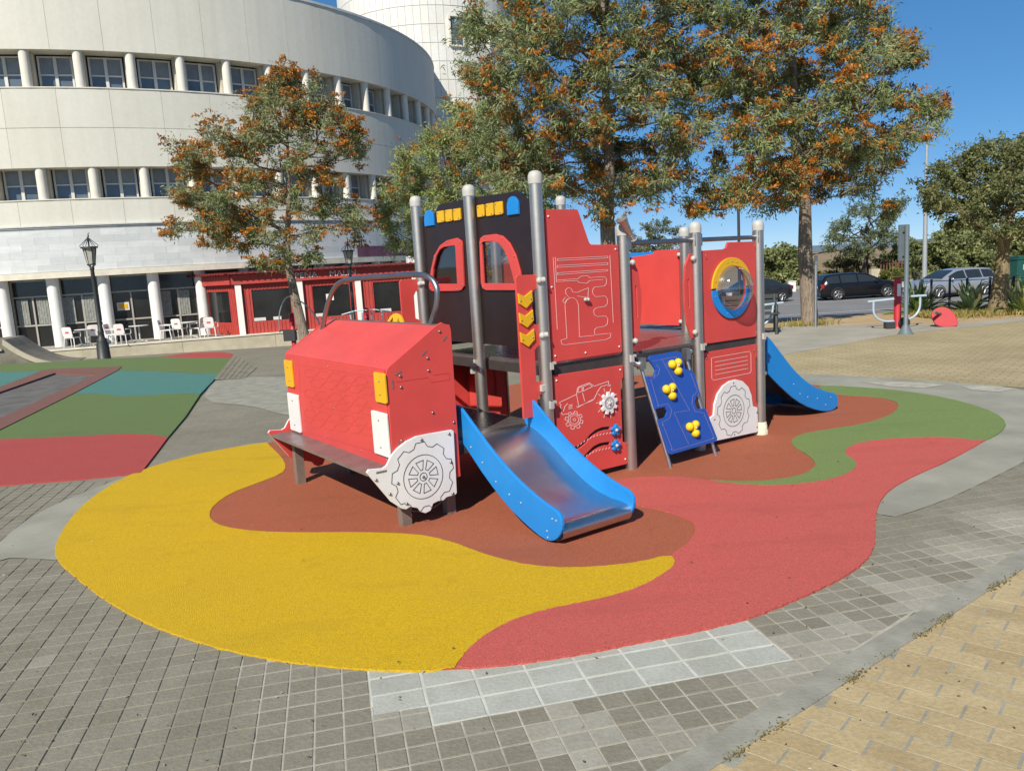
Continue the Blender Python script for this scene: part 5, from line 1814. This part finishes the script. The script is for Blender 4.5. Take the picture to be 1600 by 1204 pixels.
tree('silver_oak', 'orange-flowering tree with a bare pale trunk beside the parked black car', 'tree', GT, b, [b, D(1258, 400, 18.8), D(1258, 320, 18.8), D(1240, 200, 18.8), D(1240, 80, 18.8), D(1235, -60, 18.8)],
     [(1130, -80), (1350, -80), (1362, 20), (1425, 60), (1420, 92), (1380, 110), (1392, 150), (1440, 158), (1482, 172), (1490, 205), (1450, 228), (1400, 222), (1385, 262), (1350, 290), (1408, 308), (1395, 332), (1330, 318), (1280, 305), (1220, 318), (1150, 318), (1100, 340), (1060, 348), (1095, 300), (1125, 250), (1120, 180), (1128, 100)],
     18.8, 132, 27, 47, 66000, (.135, .030), 10, .36, ((.40, .45, .22), (.14, .185, .055)), 'bark', .185, 2.7, loose=1.25, second=.65)
b = at(1557, 490, 18.6)
tree('evergreen_tree', 'dense dark evergreen tree growing inside the dark wire fence', 'tree', None, b, [b, D(1565, 430, 18.6), D(1568, 385, 18.6), D(1580, 330, 18.6), D(1575, 270, 18.6)],
     [(1530, 235), (1600, 220), (1690, 228), (1720, 330), (1680, 385), (1600, 372), (1540, 372), (1500, 360), (1460, 330), (1445, 305), (1470, 268)],
     18.6, 90, 23, 53, 42000, (.095, .040), 9, 0, ((.29, .31, .13), (.11, .135, .05)), 'bark_pale', .20, 2.1)
b = at(1352, 470, 64)
tree('sparse_tree', 'thin far tree with sparse feathery foliage above the black car', 'tree', None, b, [b, D(1350, 420, 64), D(1356, 395, 64), D(1365, 355, 64)],
     [(1292, 350), (1340, 328), (1400, 308), (1416, 345), (1395, 385), (1340, 400), (1300, 385)], 64, 30, 15, 61, 5000, (.34, .09), 5, 0, ((.22, .26, .13), (.12, .15, .07)), 'bark_dark', .26, 3.0)


def bush(label, px, Dist, n, rpx, seed, leaves, cols, leaf=(.30, .16), group='bushes beyond the car park', name='bush', depth=2.0):
    xs = [p[0] for p in px]; c = sum(xs) / len(xs); yb = max(p[1] for p in px)
    b = at(c, yb, Dist)
    ymid = (min(p[1] for p in px) + yb) / 2
    return tree(name, label, 'bush', group, b, [b, D(c, (ymid + yb) / 2, Dist), D(c, ymid, Dist)], px, Dist, int(n * 1.5), rpx, seed, int(leaves * 1.9), leaf, 6, 0, cols, 'bark_dark', .09, depth, .05)


GR = ((.38, .41, .17), (.16, .19, .07))
bush('round green bush behind the dark grey saloon car', [(1185, 405), (1205, 392), (1232, 390), (1256, 402), (1264, 425), (1264, 458), (1185, 458)], 62, 26, 14, 71, 7000, GR)
bush('broad green bush behind the silver estate car', [(1437, 400), (1455, 378), (1480, 362), (1500, 358), (1530, 368), (1555, 385), (1560, 450), (1437, 450)], 62, 40, 16, 72, 10000, GR)
bush('dark bush at the right edge behind the evergreen tree', [(1560, 385), (1600, 375), (1660, 380), (1680, 450), (1555, 450)], 64, 26, 18, 73, 6500, ((.22, .24, .10), (.09, .11, .04)))
bush('bush between the sparse tree and the light pole', [(1385, 405), (1405, 388), (1430, 385), (1442, 400), (1442, 445), (1385, 445)], 66, 20, 13, 74, 4500, ((.25, .28, .11), (.11, .14, .05)))
bush('low yellow-green shrub behind the bonnet of the black car', [(1372, 432), (1390, 424), (1412, 424), (1424, 436), (1424, 455), (1372, 455)], 60.5, 12, 9, 75, 2600, ((.26, .27, .07), (.12, .14, .035)), (.2, .1))
bush('grey-green shrub beside the foot of the light pole', [(1414, 436), (1432, 430), (1450, 434), (1452, 455), (1414, 455)], 61, 10, 9, 76, 2200, ((.33, .34, .24), (.17, .18, .11)), (.2, .1))
bush('small reddish shrub behind the bare trunk', [(1246, 432), (1256, 426), (1276, 426), (1281, 440), (1278, 455), (1248, 455)], 61.5, 9, 8, 77, 1800, ((.15, .06, .03), (.09, .05, .025)), (.2, .1))
bush('brown-green undergrowth below the sparse tree', [(1290, 412), (1310, 404), (1350, 402), (1380, 408), (1385, 440), (1290, 440)], 68, 16, 11, 78, 3200, ((.17, .15, .06), (.10, .09, .04)), (.24, .12))
bush('faint feathery treetop behind the top rails of the play truck', [(985, 420), (990, 366), (1010, 352), (1045, 350), (1068, 368), (1075, 420)], 70, 18, 14, 79, 3000, ((.22, .24, .14), (.12, .14, .07)), (.34, .1))

# agaves and leafy clumps along the fence
def rosette(label, px, py, Dist, n, L, wd, seed, cols, spread=.9, name='agave', group='plants along the wire fence'):
    rng = random.Random(seed)
    b = at(px, py, Dist)
    ro = thing(name, label, 'plant', b, 0, group)
    for k in range(n):
        a = k * 2.399 + rng.uniform(-.2, .2)
        el = rng.uniform(.25, 1.35) if k > 3 else 1.3
        l = L * rng.uniform(.75, 1.1)
        v = []; f = []
        seg = 5
        d = Vector((math.cos(a), math.sin(a), 0)); s = Vector((-d.y, d.x, 0))
        for q in range(seg + 1):
            t = q / seg
            r_ = l * t * math.cos(el); z = l * t * math.sin(el) - .25 * l * t * t * (1.4 - el) * .6
            w = wd * (math.sin(math.pi * (.12 + .86 * t)) ** .8) * .5
            c = d * r_ + Vector((0, 0, max(.01, z)))
            v += [c + s * w + Vector((0, 0, w * .5)), c - Vector((0, 0, .012)), c - s * w + Vector((0, 0, w * .5))]
        for q in range(seg):
            f += [(3 * q, 3 * q + 1, 3 * q + 4, 3 * q + 3), (3 * q + 1, 3 * q + 2, 3 * q + 5, 3 * q + 4)]
        cc = [x * rng.uniform(.75, 1.15) for x in (cols[0] if rng.random() < .6 else cols[1])]
        link('leaf', npmesh('leaf', [tuple(x) for x in v], f, M['leaf'], np.array([cc] * len(f))), ro)
    return ro


AG = ((.50, .54, .26), (.27, .33, .12))
rosette('pale agave left of the evergreen trunk behind the fence', 1517, 486, 19.3, 34, .85, .16, 1, AG)
rosette('tall pale agave just right of the evergreen trunk', 1590, 478, 18.9, 30, 1.05, .13, 2, ((.52, .55, .28), (.28, .33, .13)))
rosette('bright green strappy clump behind the red-post exercise machine', 1434, 490, 20.3, 60, .95, .075, 3, ((.30, .42, .08), (.15, .23, .05)), name='strappy_plant')
rosette('bright green strappy clump at the right edge by the fence', 1604, 492, 18.4, 50, .8, .06, 4, ((.27, .38, .08), (.13, .20, .05)), name='strappy_plant')
# dry grass along the fence, and round the bare trunk
rng = np.random.default_rng(9)
n = 5200
u = rng.uniform(0, 1, (n, 1))
pa_, pb_ = at(1436, 490, 19.0), at(1690, 480, 18.7)
pos = pa_ + (pb_ - pa_) * u + rng.normal(size=(n, 3)) * np.array([.0, .35, 0]); pos[:, 2] = [gz(y) for y in pos[:, 1]]
n2 = 260
p3 = at(1262, 507, 18.7); q = p3 + rng.normal(size=(n2, 3)) * np.array([.32, .16, 0]); q[:, 2] = 0
pos = np.concatenate([pos, q])
dr = rng.normal(size=(len(pos), 3)) * np.array([.5, .5, .15]) + np.array([0, 0, 1.0])
V, Q = leaf_arrays(pos, dr, .22, .022, rng)
k_ = rng.uniform(0, 1, (len(pos), 1))
gc_ = np.array([.46, .36, .13]) * (1 - k_) + np.array([.22, .22, .06]) * k_
tag(link('dry_grass', npmesh('dry_grass', V, Q, M['leaf'], gc_)), 'dry yellow grass along the foot of the wire fence', 'grass', None, 'stuff')

# ------------------------------------------------------------------ street furniture
def lamp(px, py, Dist, H, label):
    b = at(px, py, Dist)
    ro = thing('street_lamp', label, 'street lamp', b, .3, 'lantern lamps on the plaza')
    MB().lathe([(.20, 0), (.20, .05), (.17, .08), (.155, .50), (.12, .58), (.125, .64), (.09, .68), (.075, .80), (.085, .84), (.062, .88), (.048, H - .95), (.06, H - .92), (.06, H - .88), (.03, H - .86)], 16).build('post', M['iron'], ro)
    z0, z1 = H - .80, H - .36
    MB().lathe([(.085, z0), (.10, z0 + .01), (.155, z1)], 6, sm=False).build('lantern_glass', M['lampglass'], ro)
    fr = MB()
    for k in range(6):
        a = 2 * math.pi * k / 6
        fr.tube([(.092 * math.cos(a), .092 * math.sin(a), z0), (.165 * math.cos(a), .165 * math.sin(a), z1)], .010, 5)
        fr.tube([(.20 * math.cos(a), .20 * math.sin(a), z1), (.22 * math.cos(a), .22 * math.sin(a), z1 + .05), (.16 * math.cos(a), .16 * math.sin(a), z1 + .10), (.02 * math.cos(a), .02 * math.sin(a), z1 + .24)], .009, 5)
        fr.tube([(.04 * math.cos(a), .04 * math.sin(a), H - .87), (.11 * math.cos(a), .11 * math.sin(a), z0)], .009, 5)
    fr.lathe([(.21, z1 - .02), (.215, z1 + .015), (.17, z1 + .02)], 12)
    fr.lathe([(.09, z0 - .02), (.11, z0 + .012), (.085, z0 + .015)], 12)
    fr.build('lantern_frame', M['iron'], ro)
    MB().tube([(0, 0, z1), (0, 0, z1 + .26), (.02, 0, z1 + .30), (.01, 0, z1 + .34), (.05, 0, z1 + .38)], [.018, .022, .016, .012, .008], 8).build('finial', M['iron'], ro)
    return ro


lamp(163, 560, 21.4, 3.42, 'dark lantern street lamp at the edge of the green rubber track')
lamp(556, 530, 27.5, 3.55, 'dark lantern street lamp in front of the cafe lettering')
b = at(1156, 470, 30)
dl_ = thing('dark_lamp_post', 'thin dark lamp post rising behind the porthole panel into the tree', 'lamp post', b)
MB().lathe([(.09, 0), (.08, .5), (.06, .6), (.05, 4.4)], 12).build('post', M['iron'], dl_)
MB().lathe([(.09, 4.4), (.17, 4.9), (.05, 5.05), (.01, 5.2)], 8).build('lantern', M['iron'], dl_)
b = at(1444, 452, 52)
lp = thing('light_pole', 'tall grey light pole with two flat lamp heads beyond the car park', 'light pole', b)
top_ = D(1452, 184, 52)[2] - b[2]
MB().lathe([(.16, 0), (.15, 1), (.075, top_)], 12).build('pole', M['pole'], lp)
for s in (-1, 1):
    MB().tube([(0, 0, top_), (s * .45, 0, top_ + .06)], .05, 8).ball((s * .50, 0, top_ + .08), .36, 14, 8, (1, 1, .22)).build('lamp_head', M['white'], lp)
# thin post at the bare trunk
b = G(1262, 509); b = np.array([b[0] + .02, b[1] - .42, 0])
tp2 = thing('thin_post', 'thin galvanised post standing against the bare trunk', 'post', b)
MB().tube([(0, 0, 0), (.015, 0, 1.62)], .035, 10).build('tube', M['zinc'], tp2)
# information board seen from behind
b = G(1415, 522)
sg = thing('information_sign', 'grey sign board on a grey post seen from behind', 'sign', b, .25)
MB().lathe([(.16, 0), (.13, .03), (.06, .17), (.042, .2), (.042, 2.14)], 16).build('post', M['sign_grey'], sg)
bd = MB().box((-.01, .085, 1.80), (.22, .04, .70)).build('board', M['sign_grey'], sg)
for z in (1.55, 2.02): MB().box((0, .05, z), (.12, .03, .03)).build('bracket', M['zinc'], bd)
# exercise machines
b = G(1402, 513)
fm = thing('exercise_machine', 'outdoor exercise machine with red post and pale curved bars', 'exercise machine', b, -.15)
MB().lathe([(.10, 0), (.075, .06), (.075, 1.05), (.07, 1.08), (.01, 1.085)], 14).build('post', M['fit_red'], fm)
MB().box((0, -.078, .82), (.07, .012, .26)).build('instruction_plate', M['white'], fm)
MB().tube([(-.62, -.05, .60), (.12, .0, .64)], .026, 10).tube([(.30, .12, .66), (.62, .15, .66)], .026, 10).build('foot_rail', M['fit_blue'], fm)
MB().tube(smooth_poly([(-.50, -.05, .60), (-.50, -.05, .30), (-.30, -.04, .16), (-.05, 0, .16)], 2, False), .024, 10).tube(smooth_poly([(.50, .15, .66), (.50, .15, .35), (.32, .1, .18), (.05, 0, .16)], 2, False), .024, 10).tube([(.24, .1, .66), (.22, .1, .30)], .02, 8).build('swing_arm', M['fit_blue'], fm)
MB().ball((.10, -.12, .13), .12, 14, 8, (1, .6, 1)).box((-.16, 0, .07), (.18, .2, .14)).build('base_weight', M['iron'], fm)
b = G(1477, 511)
dsc = thing('exercise_disc', 'tilted red disc with a pale handle on the concrete path', 'exercise disc', b, -.35)
dpt = P2disc = [(-.16, 0), (.22, 0), (.235, .08), (.21, .20), (.14, .33), (.02, .42), (-.10, .43), (-.21, .38), (-.27, .28), (-.26, .20)]
plate('disc', smooth_poly(dpt, 2), (0, 0, .0), (1, 0, 0), (0, .2, 1), .05, M['fit_red'], dsc, (), .012)
MB().tube([(-.24, -.20, .34), (-.08, .05, .28)], .03, 10).build('handle', M['leg'], dsc)
b = G(1195, 522)
fm2 = thing('exercise_bench', 'pale steel exercise bars beside the cast-iron bench', 'exercise machine', b, .1)
MB().tube([(-.3, 0, .62), (.42, 0, .66)], .028, 10).tube(smooth_poly([(.20, 0, .64), (.17, 0, .40), (.02, 0, .22), (-.2, 0, .18)], 2, False), .024, 10).tube([(-.25, 0, 0), (-.25, 0, .9)], .06, 12).build('frame', M['fit_blue'], fm2)
MB().box((-.25, 0, .02), (.3, .3, .04)).build('base', M['iron'], fm2)
# cast-iron bench
b = G(1212, 521)
bn_ = thing('iron_bench', 'black cast-iron park bench behind the rear post of the play truck', 'bench', (b[0] - .3, b[1] + .1, 0), -.25)
for x in (-.75, .32):
    e = MB()
    e.tube([(x, -.25, 0), (x, -.20, .22), (x, -.22, .42), (x, .25, .42), (x, .20, .2), (x, .28, 0)], .035, 6).tube([(x, .2, .42), (x, .30, .62), (x, .36, .84)], .035, 6).tube([(x, -.24, .44), (x, -.28, .62), (x, .0, .66), (x, .28, .64)], .028, 6)
    for k in range(5): e.tube([(x, -.20 + .09 * k, .06 + .05 * (k % 2)), (x, -.12 + .09 * k, .22), (x, -.22 + .1 * k, .36)], .018, 5)
    e.build('bench_end', M['fenceg'], bn_)
for k in range(4): MB().box((-.21, -.20 + k * .13, .45), (1.2, .10, .03)).build('seat_slat', M['fenceg'], bn_)
for k in range(3): MB().box((-.21, .27 + k * .04, .56 + k * .12), (1.2, .03, .09)).build('back_slat', M['fenceg'], bn_)
# exercise machines far left, in front of the cafe
def arch_machine(px, py, Dist, label, kind):
    b = at(px, py, Dist)
    ro = thing('exercise_machine', label, 'exercise machine', b, 0, 'exercise machines in front of the cafe')
    MB().lathe([(.09, 0), (.08, .05), (.08, 1.15), (.01, 1.16)], 12).build('post', M['fit_red'], ro)
    if kind:
        MB().tube([(-.75, 0, .98), (-.3, -.1, 1.08), (.3, -.1, 1.08), (.75, 0, .98)], .022, 8).tube(smooth_poly([(-.5, 0, 1.05), (-.45, 0, .65), (-.15, 0, .45), (.15, 0, .45), (.45, 0, .65), (.5, 0, 1.05)], 2, False), .022, 8).tube([(-.12, 0, 1.0), (-.12, 0, .2)], .03, 8).tube([(.16, 0, 1.0), (.16, 0, .3)], .03, 8).build('bars', M['fit_blue'], ro)
    else:
        MB().tube(smooth_poly([(-.42, 0, .55), (-.40, 0, 1.15), (-.15, 0, 1.65), (.1, 0, 1.7)], 2, False), .022, 8).tube(smooth_poly([(.1, 0, 1.6), (.45, 0, 1.45), (.75, 0, 1.05), (.9, 0, .7)], 2, False), .022, 8).build('bars', M['zinc'], ro)
        MB().box((-.1, .0, .45), (.36, .3, .34)).box((.05, 0, .62), (.9, .2, .04)).build('pedals', M['iron'], ro)
    return ro


arch_machine(577, 545, 24.5, 'exercise machine with pale curved bars above the red bonnet', 1)
arch_machine(462, 560, 25.5, 'exercise machine with arched steel handles behind the small tree', 0)
# fence
fA, fB = G(1440, 490), G(1720, 484)
fA[2] = fB[2] = 0
fl = float(np.hypot(*(fB - fA)[:2]))
fn = thing('wire_fence', 'low dark wire fence with square posts beside the car park', 'fence', fA, math.atan2(fB[1] - fA[1], fB[0] - fA[0]))
nx = fB - fA
xsn = [0.0]
for pxx in (1454.5, 1483, 1510, 1545.5, 1582, 1625, 1670):
    d = ray(pxx, 488); t = (fA[0] * nx[1] - fA[1] * nx[0]) / (d[0] * nx[1] - d[1] * nx[0])
    X = CAM + d * t
    xsn.append(float(np.hypot(X[0] - fA[0], X[1] - fA[1])))
pmesh = MB().box((0, 0, .42), (.055, .055, .86)).mesh('post', M['fenceg'])
for x in xsn: link('post', pmesh, fn, (x, 0, 0))
for z in (.80, .26, .08): MB().tube([(0, 0, z), (fl, 0, z)], .010, 6).build('rail', M['fenceg'], fn)
wr = MB()
for k in range(int(fl / .12)): wr.box((k * .12 + .05, .0, .17), (.004, .004, .2))
tag(wr.build('wires', M['fenceg'], fn), kind='stuff')
# far rusty fence and green container
b = at(1376, 440, 63)
rf_ = thing('rusty_fence', 'far rusty railing behind the black car and the sparse tree', 'fence', b, .05)
rmesh = MB().box((0, 0, .8), (.09, .05, 1.6)).mesh('bar', M['rust'])
for k in range(14): link('bar', rmesh, rf_, (k * .24, 0, 0))
MB().box((1.6, .03, 1.35), (3.4, .05, .08)).build('rail', M['rust'], rf_)
MB().box((-.5, 0, .5), (.7, .4, 1.0)).build('gate_pier', M['wallc'], rf_)
b = at(1600, 452, 47)
gb = thing('green_container', 'dark green waste container at the right edge behind the agave', 'container', b, .1)
MB().box((0, 0, .85), (2.0, 1.3, 1.5)).box((0, 0, 1.63), (2.1, 1.4, .06)).build('body', M['green_box'], gb)
MB().box((-.35, -.66, 1.15), (.55, .02, .3)).build('panel', M['fit_blue'], gb)
for s in (-.8, .8): MB().tube([(s, -.4, .1), (s, .4, .1)], .1, 12).build('wheel', M['tyre'], gb)
MB().box((0, -.02, 1.72), (1.6, 1.0, .12)).build('lid', M['green_box'], gb)

# skate ramp at the left edge
q0, q1 = at(-75, 566, 21.0), at(26, 562, 21.4)
sr = thing('skate_ramp', 'weathered concrete quarter-pipe ramp at the left edge of the green track', 'ramp', q1, math.atan2(q1[1] - q0[1], q1[0] - q0[0]))
outl = [(-3.2, 0), (-3.2, .72), (-.25, .78)] + [(-.25 + 1.55 * t, .78 * (1 - t) ** 2.2 + .015) for t in (.05, .15, .25, .35, .45, .55, .65, .75, .85, 1.0)] + [(1.3, 0)]
plate('ramp_body', outl, (0, .9, 0), (1, 0, 0), (0, 0, 1), 1.8, M['ctower'], sr, (), .012)
MB().box((-1.75, -.03, .52), (2.9, .06, .05)).build('ledge', M['wallc'], sr)
plate('ramp_edge', [(a, b_ + .03) for a, b_ in outl[2:]] + [(a - .10, b_ - .06) for a, b_ in reversed(outl[3:])], (0, -.02, 0), (1, 0, 0), (0, 0, 1), .06, M['wallc'], sr, (), .004)

# ------------------------------------------------------------------ terrace chairs and tables
def make_chair():
    ro = thing('terrace_chair', 'x', 'chair', (0, 0, 0), 0, 'white chairs on the cafe terrace')
    MB().box((0, 0, .43), (.46, .44, .035)).build('seat', M['chair'], ro)
    bk = plate('backrest', smooth_poly(rounded(-.22, 0, .22, .46, .09), 0), (0, .22, .44), (1, 0, 0), (0, .2, 1), .03, M['chair'], ro, (), .008)
    MB().box((0, .262, .70), (.17, .05, .13)).build('print', M['chairred'], bk)
    for sx in (-1, 1):
        for sy in (-1, 1):
            MB().tube([(sx * .21, sy * .19, .43), (sx * .25, sy * .25, 0)], [.025, .018], 6).build('leg', M['chair'], ro)
        MB().tube([(sx * .24, -.22, .43), (sx * .26, -.22, .64), (sx * .26, .20, .66)], .022, 6).build('armrest', M['chair'], ro)
    return ro


def make_table():
    ro = thing('terrace_table', 'x', 'table', (0, 0, 0), 0, 'tables on the cafe terrace')
    MB().lathe([(.001, .70), (.40, .70), (.41, .715), (.40, .73), (.001, .73)], 20).build('table_top', M['alu'], ro)
    MB().tube([(0, 0, .05), (0, 0, .70)], .03, 10).build('stem', M['alu'], ro)
    for k in range(3):
        a = 2.1 * k
        MB().tube([(0, 0, .12), (.32 * math.cos(a), .32 * math.sin(a), .02)], .02, 6).build('foot', M['alu'], ro)
    return ro


ch0, tb0 = make_chair(), make_table()
spots = [(113, 36.6, 3.0, 'white terrace chair with red print left of the lamp post'), (149, 37.2, 3.5, 'white terrace chair just left of the lamp post, behind a table'), (178, 36.9, 1.5, 'white terrace chair seen side-on, first right of the lamp post'),
         (193, 36.3, 3.1, 'white terrace chair in front of the glazed door'), (262, 37.2, 1.7, 'leftmost white chair of the right-hand terrace group'), (283, 37.6, 3.0, 'white terrace chair in the middle of the right-hand group'),
         (312, 37.2, 4.4, 'white terrace chair near the last white pillar'), (332, 36.9, 3.2, 'white terrace chair beside the red cafe wall')]
for i, (px, Dd, rz, lb) in enumerate(spots):
    o = ch0 if i == 0 else copy_tree(ch0)
    p = D(px, 530, Dd - 2.35 + (px - 113) * .0055)
    o.location = (p[0], p[1], TZ + .003); o.rotation_euler = (0, 0, rz); o['label'] = lb
for i, (px, Dd, lb) in enumerate(((134, 36.9, 'round terrace table left of the lamp post'), (219, 36.8, 'round terrace table before the glazed door'), (299, 37.0, 'round terrace table in the right-hand chair group'))):
    o = tb0 if i == 0 else copy_tree(tb0)
    p = D(px, 530, Dd - 2.2 + (px - 113) * .0055)
    o.location = (p[0], p[1], TZ + .003); o['label'] = lb

# ------------------------------------------------------------------ parked cars
def car(name, label, px, Dist, rz, paint, kind, tint=.3):
    p = D(px, 460, Dist)
    ro = thing(name, label, 'car', (p[0], p[1], gz(Dist) + .004), rz, 'cars in the car park')
    if kind == 'estate':
        prof_ = [(-2.30, .62), (-2.28, .90), (-2.18, 1.05), (-1.95, 1.36), (-1.75, 1.42), (-1.0, 1.46), (-.2, 1.46), (.25, 1.41), (.75, 1.20), (1.15, .985), (1.6, .93), (2.05, .83), (2.25, .70), (2.33, .52)]
        side = [(-1.98, -1.28), (-1.20, -.30), (-.22, .78)]
    else:
        prof_ = [(-2.28, .60), (-2.26, .92), (-2.1, 1.0), (-1.65, 1.02), (-1.35, 1.14), (-.85, 1.37), (-.4, 1.43), (.1, 1.42), (.45, 1.33), (.85, 1.12), (1.15, .97), (1.6, .92), (2.05, .82), (2.25, .70), (2.33, .52)]
        side = [(-1.30, -.42), (-.34, .78)]
    px_ = np.array([q[0] for q in prof_]); pz_ = np.array([q[1] for q in prof_])
    BELT = .92

    def sect(x):
        zt = float(np.interp(x, px_, pz_))
        e = max(0, (abs(x) - 1.75) / .58)
        hw = .89 * (1 - .20 * e ** 2)
        zb = min(BELT, zt - .03)
        rise = max(0, zt - BELT)
        wt = hw - .06 - rise * .42
        if rise < .06: wt = hw * .90
        return zt, hw, zb, wt
    xs = list(np.linspace(-2.30, 2.33, 48))
    v = []; f = []
    for x in xs:
        zt, hw, zb, wt = sect(x)
        half = [(0, zt + .005), (wt * .6, zt), (wt * .93, zt - .02), (wt, zt - .05 if zt - .05 > zb else (zt + zb) / 2), (hw * .985, zb), (hw, min(.70, zb - .02)), (hw * .985, .42), (hw * .93, .24), (hw * .7, .20)]
        ring = [(x, -a, b_) for a, b_ in reversed(half)] + [(x, a, b_) for a, b_ in half[1:]]
        v += ring
    m = len(ring)
    for i in range(len(xs) - 1):
        for k in range(m - 1): f.append((i * m + k, (i + 1) * m + k, (i + 1) * m + k + 1, i * m + k + 1))
        f.append((i * m + m - 1, (i + 1) * m + m - 1, (i + 1) * m, i * m))
    f += [tuple(reversed(range(m))), tuple((len(xs) - 1) * m + k for k in range(m))]
    pm = mat_plain(name + '_paint', paint, .22, tint, .04, 3, .6)
    body = link('body', newmesh('body', v, f, pm, True), ro)
    for s in (-1, 1):
        for (xa, xb) in side:
            q = []
            xq = np.linspace(xa, xb, 6)
            lo_ = []; hi_ = []
            for x in xq:
                zt, hw, zb, wt = sect(x)
                za = zb + .03; zh = max(zt - .085, za + .01)
                yy = lambda z: hw * .985 + (wt - hw * .985) * (z - zb) / max(.05, (zt - .05 - zb)) + .012
                lo_.append((x, s * yy(za), za)); hi_.append((x, s * yy(zh), zh))
            vv = lo_ + hi_
            ff = [(k, k + 1, 6 + k + 1, 6 + k) if s < 0 else (k + 1, k, 6 + k, 6 + k + 1) for k in range(5)]
            link('side_window', newmesh('side_window', vv, ff, M['carglass']), ro)
        for (xa, xb, nm, mt) in ((2.12, 2.32, 'headlight', 'headl'), (-2.26, -2.12, 'tail_light', 'tail')):
            zt, hw, zb, wt = sect((xa + xb) / 2)
            MB().box(((xa + xb) / 2, s * (hw - .12), .70 if xa > 0 else .80), (abs(xb - xa), .30, .16 if xa > 0 else .22), Matrix.Rotation(-s * .25 if xa > 0 else s * .2, 3, 'Z')).build(nm, M[mt], ro)
        MB().ball((.72, s * .98, .96), .10, 10, 6, (.6, 1, .7)).build('mirror', pm, ro)
        for x in (-.35, -1.25):
            MB().box((x, s * .905, .82), (.16, .03, .03)).build('door_handle', pm, ro)
    for (xa, xb, nm) in ((.30, 1.12, 'windscreen'), ((-2.14, -1.93, 'rear_window') if kind == 'estate' else (-1.60, -.92, 'rear_window'))):
        vv = []
        for x in np.linspace(xa, xb, 5):
            zt, hw, zb, wt = sect(x)
            for t in (-.86, -.4, .4, .86): vv.append((x + (.015 if xa > 0 else -.015), t * wt, zt + .012 - .004 * abs(t)))
        ff = [(4 * i + k, 4 * i + 4 + k, 4 * i + 5 + k, 4 * i + 1 + k) for i in range(4) for k in range(3)]
        link(nm, newmesh(nm, vv, ff, M['carglass'], True), ro)
    for x in (-1.40, 1.40):
        for s in (-1, 1):
            wh_ = MB().tube([(x, s * .70, .315), (x, s * .885, .315)], .315, 24).build('wheel', M['tyre'], ro)
            rm = MB()
            rm.tube([(x, s * .86, .315), (x, s * .893, .315)], .06, 12)
            for k in range(5):
                a = 2 * math.pi * k / 5
                rm.tube([(x, s * .888, .315), (x + .205 * math.cos(a), s * .892, .315 + .205 * math.sin(a))], [.028, .040], 6)
            rm.tube([(x + .21 * math.cos(t), s * .889, .315 + .21 * math.sin(t)) for t in np.linspace(0, 2 * math.pi, 25)], .016, 5, False)
            rm.build('rim', M['rim'], wh_)
            MB().tube([(x, s * .80, .33), (x, s * .8925, .33)], .385, 24, True).build('wheel_arch', M['tyre'], body) if False else None
            ar = MB()
            ar.tube([(x + .36 * math.cos(t), s * .865, .32 + .36 * math.sin(t)) for t in np.linspace(-.25, math.pi + .25, 20)], .035, 6, False)
            ar.build('wheel_arch', M['tyre'], body)
    MB().box((-2.30, 0, .78 if kind != 'estate' else .74), (.03, .5, .11)).build('number_plate', M['plate'], ro)
    MB().box((0, 0, .19), (3.9, 1.5, .1)).build('underbody', M['tyre'], ro)
    return ro


car('black_estate_car', 'black estate car parked side-on behind the bare trunk', 1337, 45.5, .02, (.010, .010, .012), 'estate')
car('silver_estate_car', 'silver estate car parked behind the wire fence', 1484, 42.5, math.pi + .22, (.46, .48, .52), 'estate', .6)
car('grey_saloon_car', 'dark grey saloon car seen past the rear post of the play truck', 1176, 46.0, math.pi + .42, (.032, .034, .037), 'saloon')
MB_w = tag(MB().box((0, 0, .35), (.5, .25, .7)).box((0, 0, .72), (.56, .31, .05)).build('white_block', M['white'], None, at(1237, 458, 56)), 'small white block on the far kerb behind the grey saloon car', 'block')

# ------------------------------------------------------------------ small litter on the paving, moss along the kerb
rng = np.random.default_rng(77)
pts = []
for k in range(170):
    x, y = rng.uniform(0, 1600), rng.uniform(640, 1204)
    p = G(x, y)
    z = .018 if inside(p, rub_out) else .006
    if z > .01 and rng.random() < .55: continue
    pts.append((p[0], p[1], z + .004))
pts = np.array(pts)
dr = rng.normal(size=(len(pts), 3)) * np.array([1, 1, .12])
V, Q = leaf_arrays(pts, dr, .020, .008, rng)
lc = np.array([[.10, .07, .035], [.16, .10, .04], [.45, .42, .36], [.06, .05, .035]])[rng.integers(0, 4, len(pts))]
tag(link('fallen_leaves', npmesh('fallen_leaves', V, Q, M['leaf'], lc)), 'tiny dry leaves and crumbs scattered over the paving', 'litter', None, 'stuff')
ms_ = []
for k in range(2600):
    q = rng.uniform(-.3, 4.2)
    if math.sin(q * 9) + math.sin(q * 23 + 1) * .8 + rng.normal() * .6 < .7: continue
    p = KA + KD * q + KN * rng.normal() * .012
    ms_.append((p[0], p[1], .006))
ms_ = np.array(ms_)
dr = rng.normal(size=(len(ms_), 3)) * np.array([.8, .8, .3]) + np.array([0, 0, .5])
V, Q = leaf_arrays(ms_, dr, .018, .006, rng)
k_ = rng.uniform(0, 1, (len(ms_), 1))
tag(link('moss', npmesh('moss', V, Q, M['leaf'], np.array([.22, .20, .05]) * k_ + np.array([.16, .10, .03]) * (1 - k_))), 'dry moss growing along the edge of the yellow pavers', 'moss', None, 'stuff')
